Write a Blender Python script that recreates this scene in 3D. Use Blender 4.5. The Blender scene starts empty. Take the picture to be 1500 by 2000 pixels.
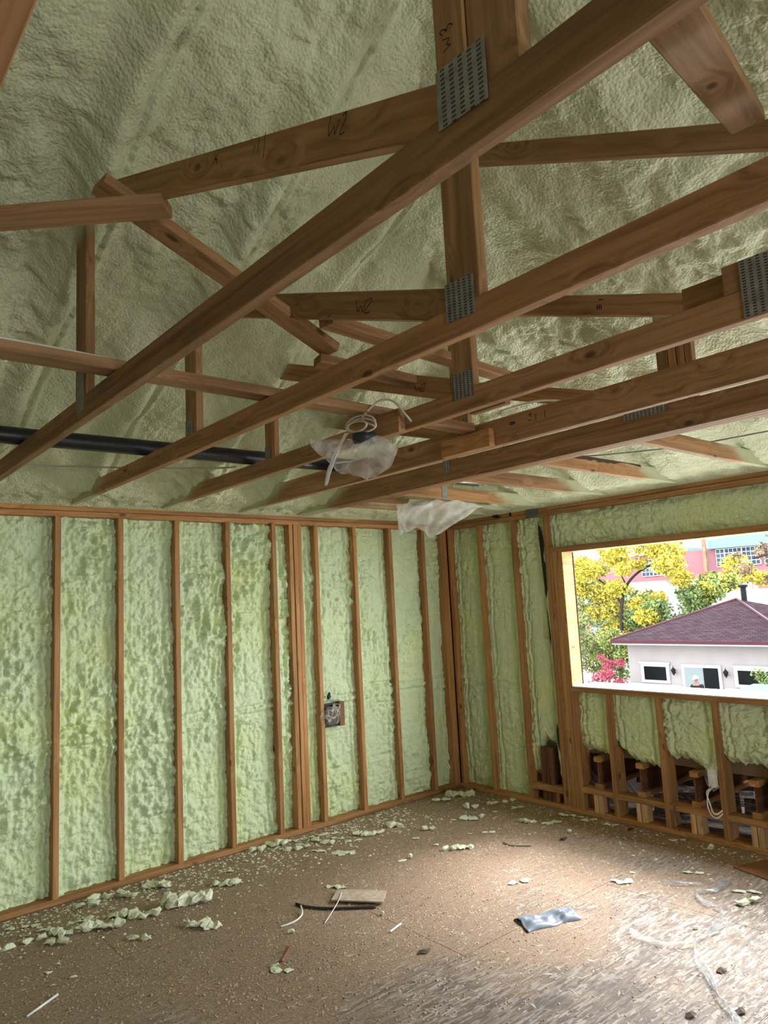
import bpy, math, random
import numpy as np
from mathutils import Vector, Matrix

# ------------------------------------------------------------------ camera, sky, exposure
scene = bpy.context.scene
C = scene.collection
CAM = np.array([-4.9367, -4.9003, 1.7369])
YAW, PITCH, ROLL, FPX = math.radians(49.6894), math.radians(7.2052), math.radians(-2.8731), 1396.997
fw = Vector((math.cos(PITCH)*math.cos(YAW), math.cos(PITCH)*math.sin(YAW), math.sin(PITCH)))
rt = fw.cross(Vector((0, 0, 1))).normalized(); up = rt.cross(fw)
r2 = rt*math.cos(ROLL)+up*math.sin(ROLL); u2 = -rt*math.sin(ROLL)+up*math.cos(ROLL)
cd = bpy.data.cameras.new('camera'); cam = bpy.data.objects.new('camera', cd); C.objects.link(cam)
cam.matrix_world = Matrix(((r2.x, u2.x, -fw.x, CAM[0]), (r2.y, u2.y, -fw.y, CAM[1]), (r2.z, u2.z, -fw.z, CAM[2]), (0, 0, 0, 1)))
cd.sensor_fit = 'VERTICAL'; cd.sensor_height = 36.0; cd.lens = FPX/2000*36; cd.clip_start = 0.05; cd.clip_end = 500
scene.camera = cam

w = bpy.data.worlds.new('sky'); scene.world = w; w.use_nodes = True
bg = w.node_tree.nodes['Background']; bg.inputs[0].default_value = (0.93, 0.97, 1.0, 1); bg.inputs[1].default_value = 1.0
scene.view_settings.view_transform = 'Standard'; scene.view_settings.look = 'None'
scene.view_settings.gamma = 1.0; scene.view_settings.use_curve_mapping = False
scene.view_settings.exposure = 3.85
try:
    scene.cycles.max_bounces = 8; scene.cycles.diffuse_bounces = 5; scene.cycles.glossy_bounces = 2; scene.cycles.transparent_max_bounces = 10
    scene.cycles.sample_clamp_indirect = 6
    scene.cycles.use_adaptive_sampling = True; scene.cycles.adaptive_threshold = 0.02
except Exception:
    pass

sun = bpy.data.lights.new('sun', 'SUN'); sun.energy = 0.75; sun.angle = math.radians(24); sun.color = (1.0, 0.97, 0.93)   # sun behind thin cloud
so = bpy.data.objects.new('sun', sun); C.objects.link(so); so.rotation_euler = Vector((-0.70, 0.02, -0.70)).to_track_quat('-Z', 'Y').to_euler()

X_END, Y_END = -7.6, -9.0          # far corner of the room, behind the camera
ZF = 2.478                          # top of the top plate
def portal(name, loc, rot, sx, sy):
    l = bpy.data.lights.new(name, 'AREA'); l.shape = 'RECTANGLE'; l.size = sx; l.size_y = sy
    l.cycles.is_portal = True
    o = bpy.data.objects.new(name, l); C.objects.link(o); o.location = loc; o.rotation_euler = rot
# light portals in the openings (they only guide sampling of the sky)
portal('portal_window', (0.2, -3.01, 1.55), (0, math.radians(90), 0), 1.15, 3.42)
portal('portal_added_side', (0.2, -7.0, 1.2), (0, math.radians(90), 0), 2.4, 2.2)  # unseen side opening, added to brighten the room
portal('portal_rear', (-4.35, Y_END-0.2, 1.2), (math.radians(90), 0, 0), 1.3, 2.4)  # unseen rear opening, added for more daylight

# ------------------------------------------------------------------ helpers
rng = np.random.default_rng(7); random.seed(7)
M = {}
def mat(name):
    m = bpy.data.materials.new(name); m.use_nodes = True; M[name] = m
    nt = m.node_tree; b = nt.nodes['Principled BSDF']
    return m, nt, b
def N(nt, t, **kw):
    n = nt.nodes.new(t)
    for k, v in kw.items():
        if k == 'inp':
            for a, c in v.items(): n.inputs[a].default_value = c
        else: setattr(n, k, v)
    return n
def ramp(nt, fac, stops):
    r = N(nt, 'ShaderNodeValToRGB'); e = r.color_ramp.elements
    while len(e) > 1: e.remove(e[-1])
    e[0].position = stops[0][0]; e[0].color = (*stops[0][1], 1)
    for p, c in stops[1:]:
        q = e.new(p); q.color = (*c, 1)
    nt.links.new(fac, r.inputs[0]); return r
def mix(nt, fac, a, b, blend='MIX'):
    n = N(nt, 'ShaderNodeMix', data_type='RGBA', blend_type=blend)
    for k, v in ((0, fac), (6, a), (7, b)):
        if hasattr(v, 'is_linked'): nt.links.new(v, n.inputs[k])
        elif k == 0: n.inputs[0].default_value = v
        else: n.inputs[k].default_value = (*v, 1)
    return n.outputs[2]
def math_(nt, op, a, b=None, c=None, clamp=False):
    n = N(nt, 'ShaderNodeMath', operation=op, use_clamp=clamp)
    for i, v in enumerate((a, b, c)):
        if v is None: continue
        if hasattr(v, 'is_linked'): nt.links.new(v, n.inputs[i])
        else: n.inputs[i].default_value = v
    return n.outputs[0]
def mapr(nt, v, a, b, c=0.0, d=1.0, smooth=True):
    n = N(nt, 'ShaderNodeMapRange', interpolation_type='SMOOTHSTEP' if smooth else 'LINEAR')
    nt.links.new(v, n.inputs[0])
    for i, q in enumerate((a, b, c, d)): n.inputs[i+1].default_value = q
    return n.outputs[0]
def simple(name, col, rough=0.7, metal=0.0, var=0.12, scale=8.0, bump=0.0, spec=0.3):
    m, nt, b = mat(name)
    tc = N(nt, 'ShaderNodeTexCoord'); no = N(nt, 'ShaderNodeTexNoise', inp={'Scale': scale, 'Detail': 5.0})
    nt.links.new(tc.outputs['Object'], no.inputs['Vector'])
    lo = tuple(c*(1-var) for c in col); hi = tuple(min(1, c*(1+var)) for c in col)
    r = ramp(nt, no.outputs[0], [(0.3, lo), (0.7, hi)])
    nt.links.new(r.outputs[0], b.inputs['Base Color'])
    b.inputs['Roughness'].default_value = rough; b.inputs['Metallic'].default_value = metal; b.inputs['Specular IOR Level'].default_value = spec
    if bump:
        bp = N(nt, 'ShaderNodeBump', inp={'Strength': bump, 'Distance': 0.01}); nt.links.new(no.outputs[0], bp.inputs['Height']); nt.links.new(bp.outputs[0], b.inputs['Normal'])
    return m

def link(name, me, parent=None, loc=(0, 0, 0), label=None, cat=None, group=None, kind=None):
    o = bpy.data.objects.new(name, me); C.objects.link(o)
    if parent is not None:
        o.parent = parent; o.location = Vector(loc)-Vector(parent['_w'])
    else: o.location = loc
    o['_w'] = tuple(loc)
    if label: o['label'] = label
    if cat: o['category'] = cat
    if group: o['group'] = group
    if kind: o['kind'] = kind
    return o
def empty(name, loc, label=None, cat=None, group=None, kind=None):
    o = link(name, None, None, loc, label, cat, group, kind); o.empty_display_size = 0.1; return o
def mesh_np(name, V, F, m=None, smooth=False, grain=None):
    me = bpy.data.meshes.new(name)
    V = np.asarray(V, dtype=np.float32).reshape(-1, 3)
    if isinstance(F, np.ndarray):
        n, k = F.shape
        me.vertices.add(len(V)); me.vertices.foreach_set('co', V.ravel())
        me.loops.add(n*k); me.loops.foreach_set('vertex_index', F.astype(np.int32).ravel())
        me.polygons.add(n); me.polygons.foreach_set('loop_start', np.arange(0, n*k, k, dtype=np.int32))
        me.update(calc_edges=True)
    else:
        me.from_pydata(V.tolist(), [], F); me.update()
    if smooth: me.polygons.foreach_set('use_smooth', np.ones(len(me.polygons), dtype=bool))
    if grain is not None:
        a = me.attributes.new('grain', 'FLOAT_VECTOR', 'POINT'); a.data.foreach_set('vector', np.asarray(grain, dtype=np.float32).ravel())
    if m is not None: me.materials.append(M[m])
    return me

def lumber_geo(p0, p1, da, ta, tb, ch=0.003, segs=1, wob=0.0):
    """board from p0 to p1: size ta along da, tb across; chamfered edges"""
    p0 = np.array(p0, float); p1 = np.array(p1, float); ax = p1-p0; L = np.linalg.norm(ax); ax /= L
    da = np.array(da, float); da = da-ax*(da@ax); da /= np.linalg.norm(da); db = np.cross(ax, da)
    a, b = ta/2, tb/2
    prof = [(-a, -b+ch), (-a+ch, -b), (a-ch, -b), (a, -b+ch), (a, b-ch), (a-ch, b), (-a+ch, b), (-a, b-ch)]
    V, G, F = [], [], []
    for i in range(segs+1):
        t = i/segs; off = da*wob*math.sin(t*7.1+L)+db*wob*math.cos(t*5.3+L*2)
        for (u, v) in prof:
            V.append(p0+ax*L*t+da*u+db*v+off); G.append((L*t, u, v))
    for i in range(segs):
        for j in range(8):
            k = (j+1) % 8; F.append((i*8+j, i*8+k, (i+1)*8+k, (i+1)*8+j))
    F.append(tuple(range(7, -1, -1))); F.append(tuple(range(segs*8, segs*8+8)))
    return V, F, G
class MB:
    def __init__(s): s.V, s.F, s.G = [], [], []
    def add(s, V, F, G=None):
        o = len(s.V); s.V += [tuple(v) for v in V]; s.F += [tuple(i+o for i in f) for f in F]
        s.G += list(G) if G is not None else [tuple(v) for v in V]
    def lumber(s, *a, **k): s.add(*lumber_geo(*a, **k)); return s
    def box(s, lo, hi, ch=0.0):
        (x0, y0, z0), (x1, y1, z1) = lo, hi
        s.add([(x0, y0, z0), (x1, y0, z0), (x1, y1, z0), (x0, y1, z0), (x0, y0, z1), (x1, y0, z1), (x1, y1, z1), (x0, y1, z1)],
              [(0, 3, 2, 1), (4, 5, 6, 7), (0, 1, 5, 4), (1, 2, 6, 5), (2, 3, 7, 6), (3, 0, 4, 7)]); return s
    def tube(s, pts, r, n=8, cap=True):
        P = [np.array(p, float) for p in pts]; rr = r if hasattr(r, '__len__') else [r]*len(P); o = len(s.V); prev = None; V = []
        for i, p in enumerate(P):
            t = P[min(i+1, len(P)-1)]-P[max(i-1, 0)]; t /= (np.linalg.norm(t)+1e-9)
            a = np.cross(t, (0, 0, 1)) if prev is None else prev-t*(prev@t)
            if np.linalg.norm(a) < 1e-4: a = np.cross(t, (1, 0, 0))
            a /= np.linalg.norm(a); prev = a; b = np.cross(t, a)
            for j in range(n):
                q = 2*math.pi*j/n; V.append(p+rr[i]*(a*math.cos(q)+b*math.sin(q)))
        F = [(i*n+j, i*n+(j+1) % n, (i+1)*n+(j+1) % n, (i+1)*n+j) for i in range(len(P)-1) for j in range(n)]
        if cap: F += [tuple(range(n-1, -1, -1)), tuple(range((len(P)-1)*n, len(P)*n))]
        s.add(V, F); return s
    def lathe(s, prof, c, n=16):
        V = []; 
        for (r, z) in prof:
            for j in range(n): q = 2*math.pi*j/n; V.append((c[0]+r*math.cos(q), c[1]+r*math.sin(q), c[2]+z))
        F = [(i*n+j, i*n+(j+1) % n, (i+1)*n+(j+1) % n, (i+1)*n+j) for i in range(len(prof)-1) for j in range(n)]
        F += [tuple(range(n-1, -1, -1)), tuple(range((len(prof)-1)*n, len(prof)*n))]
        s.add(V, F); return s
    def build(s, name, m, parent=None, smooth=False, **k):
        V = np.array(s.V); lo, hi = V.min(0), V.max(0); o = np.array([(lo[0]+hi[0])/2, (lo[1]+hi[1])/2, lo[2]])
        me = mesh_np(name, V-o, s.F, m, smooth, s.G)
        return link(name, me, parent, tuple(o.tolist()), **k)
def smooth_path(pts, n=6):
    P = [np.array(p, float) for p in pts]; out = []
    for i in range(len(P)-1):
        a, b, c, d = P[max(i-1, 0)], P[i], P[i+1], P[min(i+2, len(P)-1)]
        for k in range(n):
            t = k/n; out.append(0.5*((2*b)+(c-a)*t+(2*a-5*b+4*c-d)*t*t+(3*b-a-3*c+d)*t**3))
    out.append(P[-1]); return out

# numpy value noise -------------------------------------------------
_lat = rng.random((256, 256)).astype(np.float32)
def vnoise(x, y, seed=0):
    x = np.asarray(x, dtype=np.float64)+seed*17.31; y = np.asarray(y, dtype=np.float64)+seed*29.77
    xi = np.floor(x).astype(np.int64); yi = np.floor(y).astype(np.int64); fx = x-xi; fy = y-yi
    fx = fx*fx*fx*(fx*(fx*6-15)+10); fy = fy*fy*fy*(fy*(fy*6-15)+10)
    g = lambda i, j: _lat[i & 255, j & 255]
    return ((g(xi, yi)*(1-fx)+g(xi+1, yi)*fx)*(1-fy)+(g(xi, yi+1)*(1-fx)+g(xi+1, yi+1)*fx)*fy)*2-1
def fbm(x, y, o=4, seed=0, gain=0.5):
    s = 0; a = 1.0
    for i in range(o): s = s+a*vnoise(x*2**i, y*2**i, seed+i*3); a *= gain
    return s
def lumps(x, y, o=3, seed=0):
    s = 0; a = 1.0
    for i in range(o): s = s+a*np.abs(vnoise(x*1.9**i, y*1.9**i, seed+i*5)); a *= 0.55
    return s
def grid_faces(nx, ny):
    i = np.arange(nx*ny).reshape(ny, nx)
    return np.stack([i[:-1, :-1].ravel(), i[:-1, 1:].ravel(), i[1:, 1:].ravel(), i[1:, :-1].ravel()], 1)

# ------------------------------------------------------------------ materials
def wood(name, dark, mid, light, overspray=False, rough=0.62, knots=True):
    m, nt, b = mat(name)
    at = N(nt, 'ShaderNodeAttribute', attribute_name='grain'); oi = N(nt, 'ShaderNodeObjectInfo')
    off = N(nt, 'ShaderNodeVectorMath', operation='SCALE'); off.inputs[0].default_value = (13.7, 5.3, 9.1); nt.links.new(oi.outputs['Random'], off.inputs['Scale'])
    ad = N(nt, 'ShaderNodeVectorMath', operation='ADD'); nt.links.new(at.outputs['Vector'], ad.inputs[0]); nt.links.new(off.outputs[0], ad.inputs[1])
    # growth-ring grain, bent around knots
    kn = N(nt, 'ShaderNodeTexVoronoi', feature='F1', inp={'Scale': 1.0, 'Randomness': 1.0})
    mk = N(nt, 'ShaderNodeMapping', inp={'Scale': (3.3, 7.0, 7.0)}); nt.links.new(ad.outputs[0], mk.inputs[0]); nt.links.new(mk.outputs[0], kn.inputs['Vector'])
    kmask = mapr(nt, kn.outputs['Distance'], 0.05, 0.16, 1, 0)
    mg = N(nt, 'ShaderNodeMapping', inp={'Scale': (1.6, 42.0, 42.0)}); nt.links.new(ad.outputs[0], mg.inputs[0])
    kb = N(nt, 'ShaderNodeVectorMath', operation='SCALE'); kb.inputs[0].default_value = (0, 2.5, 2.5); nt.links.new(mapr(nt, kn.outputs['Distance'], 0.0, 0.45, 1, 0), kb.inputs['Scale'])
    ag = N(nt, 'ShaderNodeVectorMath', operation='ADD'); nt.links.new(mg.outputs[0], ag.inputs[0]); nt.links.new(kb.outputs[0], ag.inputs[1])
    g1 = N(nt, 'ShaderNodeTexNoise', inp={'Scale': 1.0, 'Detail': 4.0, 'Roughness': 0.6, 'Distortion': 0.4}); nt.links.new(ag.outputs[0], g1.inputs['Vector'])
    c = ramp(nt, g1.outputs[0], [(0.28, dark), (0.5, mid), (0.72, light)]).outputs[0]
    ms = N(nt, 'ShaderNodeMapping', inp={'Scale': (1.7, 9.0, 9.0)}); nt.links.new(ad.outputs[0], ms.inputs[0])
    st = N(nt, 'ShaderNodeTexNoise', inp={'Scale': 1.0, 'Detail': 3.0}); nt.links.new(ms.outputs[0], st.inputs['Vector'])
    c = mix(nt, mapr(nt, st.outputs[0], 0.52, 0.75, 0, 0.5), c, tuple(x*0.45 for x in mid))
    if knots: c = mix(nt, mapr(nt, kn.outputs['Distance'], 0.045, 0.12, 0.85, 0), c, tuple(x*0.3 for x in dark))
    tint = ramp(nt, oi.outputs['Random'], [(0.0, (0.78, 0.76, 0.74)), (0.5, (1, 1, 1)), (1.0, (1.12, 1.05, 0.95))]).outputs[0]
    c = mix(nt, 1.0, c, tint, 'MULTIPLY')
    if overspray:   # spray foam mist on the lumber next to the foam
        geo = N(nt, 'ShaderNodeNewGeometry'); sx = N(nt, 'ShaderNodeSeparateXYZ'); nt.links.new(geo.outputs['Position'], sx.inputs[0])
        mn = math_(nt, 'MINIMUM', math_(nt, 'MULTIPLY', sx.outputs[0], -1.0), math_(nt, 'MULTIPLY', sx.outputs[1], -1.0))
        d = math_(nt, 'SUBTRACT', math_(nt, 'ADD', math_(nt, 'MULTIPLY', mn, 0.43), 2.42), sx.outputs[2])
        nn = N(nt, 'ShaderNodeTexNoise', inp={'Scale': 9.0, 'Detail': 4.0}); nt.links.new(geo.outputs['Position'], nn.inputs['Vector'])
        d = math_(nt, 'ADD', d, math_(nt, 'MULTIPLY', math_(nt, 'SUBTRACT', nn.outputs[0], 0.5), 0.12))
        c = mix(nt, mapr(nt, d, 0.05, 0.20, 1, 0), c, (0.47, 0.50, 0.33))
    nt.links.new(c, b.inputs['Base Color']); b.inputs['Roughness'].default_value = rough; b.inputs['Specular IOR Level'].default_value = 0.25
    bp = N(nt, 'ShaderNodeBump', inp={'Strength': 0.25, 'Distance': 0.002}); nt.links.new(g1.outputs[0], bp.inputs['Height']); nt.links.new(bp.outputs[0], b.inputs['Normal'])
wood('stud_wood', (0.25, 0.115, 0.04), (0.41, 0.215, 0.082), (0.52, 0.29, 0.125))
wood('truss_wood', (0.19, 0.10, 0.042), (0.33, 0.182, 0.083), (0.44, 0.255, 0.13), overspray=True)
wood('pale_wood', (0.42, 0.25, 0.12), (0.60, 0.38, 0.19), (0.70, 0.48, 0.27))
wood('dark_wood', (0.08, 0.035, 0.018), (0.15, 0.065, 0.03), (0.20, 0.09, 0.045))

def foam(name, ca, cb, cc, bump=0.5, fine=70.0):
    m, nt, b = mat(name)
    geo = N(nt, 'ShaderNodeNewGeometry')
    n1 = N(nt, 'ShaderNodeTexNoise', inp={'Scale': 1.6, 'Detail': 4.0, 'Roughness': 0.55}); nt.links.new(geo.outputs['Position'], n1.inputs['Vector'])
    n2 = N(nt, 'ShaderNodeTexNoise', inp={'Scale': 11.0, 'Detail': 5.0, 'Roughness': 0.6}); nt.links.new(geo.outputs['Position'], n2.inputs['Vector'])
    c = ramp(nt, n1.outputs[0], [(0.32, ca), (0.5, cb), (0.70, cc)]).outputs[0]
    c = mix(nt, mapr(nt, n2.outputs[0], 0.45, 0.75, 0, 0.35), c, tuple(x*0.8 for x in cb))
    nt.links.new(c, b.inputs['Base Color']); b.inputs['Roughness'].default_value = 0.55; b.inputs['Specular IOR Level'].default_value = 0.35
    v = N(nt, 'ShaderNodeTexVoronoi', feature='F1', inp={'Scale': fine, 'Randomness': 1.0})
    n3 = N(nt, 'ShaderNodeTexNoise', inp={'Scale': fine*0.45, 'Detail': 4.0, 'Roughness': 0.6}); nt.links.new(geo.outputs['Position'], n3.inputs['Vector'])
    nt.links.new(geo.outputs['Position'], v.inputs['Vector'])
    hh = math_(nt, 'SUBTRACT', n3.outputs[0], math_(nt, 'MULTIPLY', v.outputs['Distance'], 0.6))
    bp = N(nt, 'ShaderNodeBump', inp={'Strength': bump, 'Distance': 0.008}); nt.links.new(hh, bp.inputs['Height']); nt.links.new(bp.outputs[0], b.inputs['Normal'])
foam('wall_foam', (0.58, 0.68, 0.45), (0.60, 0.70, 0.43), (0.63, 0.71, 0.36), 0.8, 60)
foam('ceiling_foam', (0.54, 0.58, 0.38), (0.58, 0.615, 0.40), (0.62, 0.655, 0.43), 1.0, 75)
foam('scrap_foam', (0.62, 0.68, 0.48), (0.68, 0.72, 0.53), (0.74, 0.76, 0.58), 0.4, 90)

def osb(name, dusty=True):
    m, nt, b = mat(name)
    geo = N(nt, 'ShaderNodeNewGeometry'); P = geo.outputs['Position']
    if not dusty:
        sp = N(nt, 'ShaderNodeSeparateXYZ'); nt.links.new(P, sp.inputs[0]); cx = N(nt, 'ShaderNodeCombineXYZ')
        nt.links.new(sp.outputs[1], cx.inputs[0]); nt.links.new(math_(nt, 'ADD', sp.outputs[2], sp.outputs[0]), cx.inputs[1]); P = cx.outputs[0]
    def flakes(scale, stretch, ang, seed):
        mp = N(nt, 'ShaderNodeMapping', inp={'Rotation': (0, 0, ang), 'Scale': (scale*stretch, scale, 1), 'Location': (seed, seed*.7, 0)})
        nt.links.new(P, mp.inputs[0])
        v = N(nt, 'ShaderNodeTexVoronoi', feature='F1', voronoi_dimensions='2D', inp={'Scale': 1.0, 'Randomness': 1.0}); nt.links.new(mp.outputs[0], v.inputs['Vector']); return v
    v1 = flakes(78, 0.2, 0.5, 0); v2 = flakes(95, 0.16, -0.9, 5); v3 = flakes(120, 0.22, 1.9, 9)
    s1 = N(nt, 'ShaderNodeSeparateColor'); nt.links.new(v1.outputs['Color'], s1.inputs[0])
    s2 = N(nt, 'ShaderNodeSeparateColor'); nt.links.new(v2.outputs['Color'], s2.inputs[0])
    s3 = N(nt, 'ShaderNodeSeparateColor'); nt.links.new(v3.outputs['Color'], s3.inputs[0])
    fl = ramp(nt, s1.outputs[0], [(0.0, (0.075, 0.058, 0.05)), (0.35, (0.15, 0.12, 0.105)), (0.7, (0.24, 0.20, 0.178)), (1.0, (0.42, 0.375, 0.345))]).outputs[0]
    f2 = ramp(nt, s2.outputs[1], [(0.0, (0.08, 0.063, 0.055)), (0.5, (0.19, 0.158, 0.138)), (1.0, (0.43, 0.385, 0.355))]).outputs[0]
    c = mix(nt, mapr(nt, s3.outputs[2], 0.35, 0.55), fl, f2)
    hgt = math_(nt, 'ADD', s1.outputs[1], s2.outputs[2])
    if dusty:
        dark = N(nt, 'ShaderNodeTexNoise', inp={'Scale': 2.3, 'Detail': 6.0, 'Roughness': 0.65}); nt.links.new(P, dark.inputs['Vector'])
        c = mix(nt, mapr(nt, dark.outputs[0], 0.56, 0.70, 0, 0.75), c, (0.055, 0.05, 0.05))
        # sawdust drifts: thick toward the left wall and the corner, thin by the lower right
        sx = N(nt, 'ShaderNodeSeparateXYZ'); nt.links.new(P, sx.inputs[0])
        dn = N(nt, 'ShaderNodeTexNoise', inp={'Scale': 1.3, 'Detail': 7.0, 'Roughness': 0.62}); nt.links.new(P, dn.inputs['Vector'])
        amount = math_(nt, 'ADD', math_(nt, 'MULTIPLY', sx.outputs[1], 0.16), math_(nt, 'MULTIPLY', dn.outputs[0], 0.9))
        amount = math_(nt, 'ADD', amount, math_(nt, 'MULTIPLY', sx.outputs[0], 0.025))
        dm = mapr(nt, amount, -0.10, 0.13, 0.12, 0.96)
        sg = N(nt, 'ShaderNodeTexNoise', inp={'Scale': 90.0, 'Detail': 4.0, 'Roughness': 0.7}); nt.links.new(P, sg.inputs['Vector'])
        sd = ramp(nt, sg.outputs[0], [(0.3, (0.175, 0.11, 0.067)), (0.5, (0.295, 0.195, 0.125)), (0.72, (0.45, 0.34, 0.25))]).outputs[0]
        br = N(nt, 'ShaderNodeTexNoise', inp={'Scale': 26.0, 'Detail': 5.0}); nt.links.new(P, br.inputs['Vector'])
        dm = math_(nt, 'MULTIPLY', dm, mapr(nt, br.outputs[0], 0.34, 0.52, 0.45, 1.0))
        c = mix(nt, dm, c, sd)
        # snapped layout lines every 16 inches
        ly = math_(nt, 'ABSOLUTE', math_(nt, 'SUBTRACT', math_(nt, 'FRACT', math_(nt, 'DIVIDE', math_(nt, 'ADD', sx.outputs[1], 30.02), 0.4064)), 0.5))
        ln = N(nt, 'ShaderNodeTexNoise', inp={'Scale': 4.5, 'Detail': 3.0}); nt.links.new(P, ln.inputs['Vector'])
        lm = math_(nt, 'MULTIPLY', mapr(nt, ly, 0.004, 0.012, 1, 0), mapr(nt, ln.outputs[0], 0.50, 0.58, 0, 0.75))
        c = mix(nt, math_(nt, 'MULTIPLY', lm, math_(nt, 'SUBTRACT', 1.0, math_(nt, 'MULTIPLY', dm, 0.6))), c, (0.05, 0.045, 0.045))
        hgt = math_(nt, 'ADD', math_(nt, 'MULTIPLY', hgt, math_(nt, 'SUBTRACT', 1.0, dm)), math_(nt, 'MULTIPLY', math_(nt, 'MULTIPLY', sg.outputs[0], dm), 2.2))
    nt.links.new(c, b.inputs['Base Color']); b.inputs['Roughness'].default_value = 0.6; b.inputs['Specular IOR Level'].default_value = 0.35
    bp = N(nt, 'ShaderNodeBump', inp={'Strength': 0.5, 'Distance': 0.004}); nt.links.new(hgt, bp.inputs['Height']); nt.links.new(bp.outputs[0], b.inputs['Normal'])
osb('floor_osb'); osb('bare_osb', False)

def steel_plate():
    m, nt, b = mat('plate_steel')
    at = N(nt, 'ShaderNodeAttribute', attribute_name='grain')
    mp = N(nt, 'ShaderNodeMapping', inp={'Scale': (1, 1, 1)}); nt.links.new(at.outputs['Vector'], mp.inputs[0])
    sx = N(nt, 'ShaderNodeSeparateXYZ'); nt.links.new(mp.outputs[0], sx.inputs[0])
    row = math_(nt, 'DIVIDE', sx.outputs[1], 0.021); col = math_(nt, 'DIVIDE', sx.outputs[2], 0.0085)
    stag = math_(nt, 'MULTIPLY', math_(nt, 'FLOOR', row), 0.5)
    a = math_(nt, 'ABSOLUTE', math_(nt, 'SUBTRACT', math_(nt, 'FRACT', row), 0.5)); bb = math_(nt, 'ABSOLUTE', math_(nt, 'SUBTRACT', math_(nt, 'FRACT', math_(nt, 'ADD', col, stag)), 0.5))
    slot = math_(nt, 'MULTIPLY', math_(nt, 'LESS_THAN', a, 0.24), math_(nt, 'LESS_THAN', bb, 0.27))
    no = N(nt, 'ShaderNodeTexNoise', inp={'Scale': 30.0, 'Detail': 4.0}); nt.links.new(at.outputs['Vector'], no.inputs['Vector'])
    c = ramp(nt, no.outputs[0], [(0.3, (0.20, 0.20, 0.19)), (0.7, (0.36, 0.36, 0.34))]).outputs[0]
    c = mix(nt, slot, c, (0.03, 0.028, 0.025)); nt.links.new(c, b.inputs['Base Color'])
    nt.links.new(math_(nt, 'MULTIPLY', math_(nt, 'SUBTRACT', 1.0, slot), 0.55), b.inputs['Metallic']); b.inputs['Roughness'].default_value = 0.5
    bp = N(nt, 'ShaderNodeBump', inp={'Strength': 0.8, 'Distance': 0.002}); bp.invert = True; nt.links.new(slot, bp.inputs['Height']); nt.links.new(bp.outputs[0], b.inputs['Normal'])
steel_plate()
def film(name, col, transp, rough, haze):
    m, nt, b = mat(name)
    out = nt.nodes['Material Output']
    b.inputs['Base Color'].default_value = (*col, 1); b.inputs['Roughness'].default_value = rough; b.inputs['Specular IOR Level'].default_value = 0.8
    tr = N(nt, 'ShaderNodeBsdfTransparent'); tl = N(nt, 'ShaderNodeBsdfTranslucent'); tl.inputs[0].default_value = (*col, 1)
    m1 = N(nt, 'ShaderNodeMixShader'); m1.inputs[0].default_value = 0.5; nt.links.new(b.outputs[0], m1.inputs[1]); nt.links.new(tl.outputs[0], m1.inputs[2])
    geo = N(nt, 'ShaderNodeTexCoord'); no = N(nt, 'ShaderNodeTexNoise', inp={'Scale': 14.0, 'Detail': 3.0}); nt.links.new(geo.outputs['Object'], no.inputs['Vector'])
    m2 = N(nt, 'ShaderNodeMixShader'); nt.links.new(mapr(nt, no.outputs[0], 0.3, 0.7, transp+haze, transp-haze), m2.inputs[0]); nt.links.new(m1.outputs[0], m2.inputs[1]); nt.links.new(tr.outputs[0], m2.inputs[2])
    nt.links.new(m2.outputs[0], out.inputs[0])
film('clear_film', (0.80, 0.80, 0.76), 0.70, 0.12, 0.16); film('milky_film', (0.82, 0.84, 0.80), 0.38, 0.3, 0.10); film('strip_film', (0.55, 0.58, 0.61), 0.48, 0.14, 0.2)
simple('black_plastic', (0.010, 0.011, 0.013), 0.35, spec=0.5); simple('white_plastic', (0.75, 0.74, 0.70), 0.4); simple('cable_white', (0.62, 0.58, 0.50), 0.45); simple('cable_grey', (0.34, 0.33, 0.27), 0.5)
simple('ink', (0.012, 0.008, 0.008), 0.8); simple('black_membrane', (0.006, 0.006, 0.008), 0.5); simple('grey_tape', (0.10, 0.105, 0.11), 0.45, var=0.3, scale=60); simple('nail_steel', (0.05, 0.035, 0.03), 0.5)
simple('sheathing', (0.20, 0.14, 0.08), 0.8); simple('roof_deck_dark', (0.05, 0.04, 0.03), 0.9)
simple('card_wood', (0.42, 0.34, 0.27), 0.75, var=0.2, scale=30); simple('blue_film', (0.22, 0.26, 0.34), 0.3, var=0.25, scale=16, spec=0.6); simple('hardboard', (0.23, 0.10, 0.045), 0.65, var=0.2)
simple('crumb_tan', (0.46, 0.36, 0.25), 0.85, var=0.35, scale=5); simple('crumb_dark', (0.045, 0.035, 0.03), 0.8); simple('chip_wood', (0.40, 0.345, 0.285), 0.75, var=0.35, scale=5); simple('leaf_brown', (0.06, 0.035, 0.02), 0.7)
simple('white_paint', (0.80, 0.80, 0.78), 0.5); simple('bag_dark', (0.03, 0.03, 0.035), 0.4)
def osimple(*a, **k): k.setdefault('spec', 0.04); return simple(*a, **k)
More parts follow.
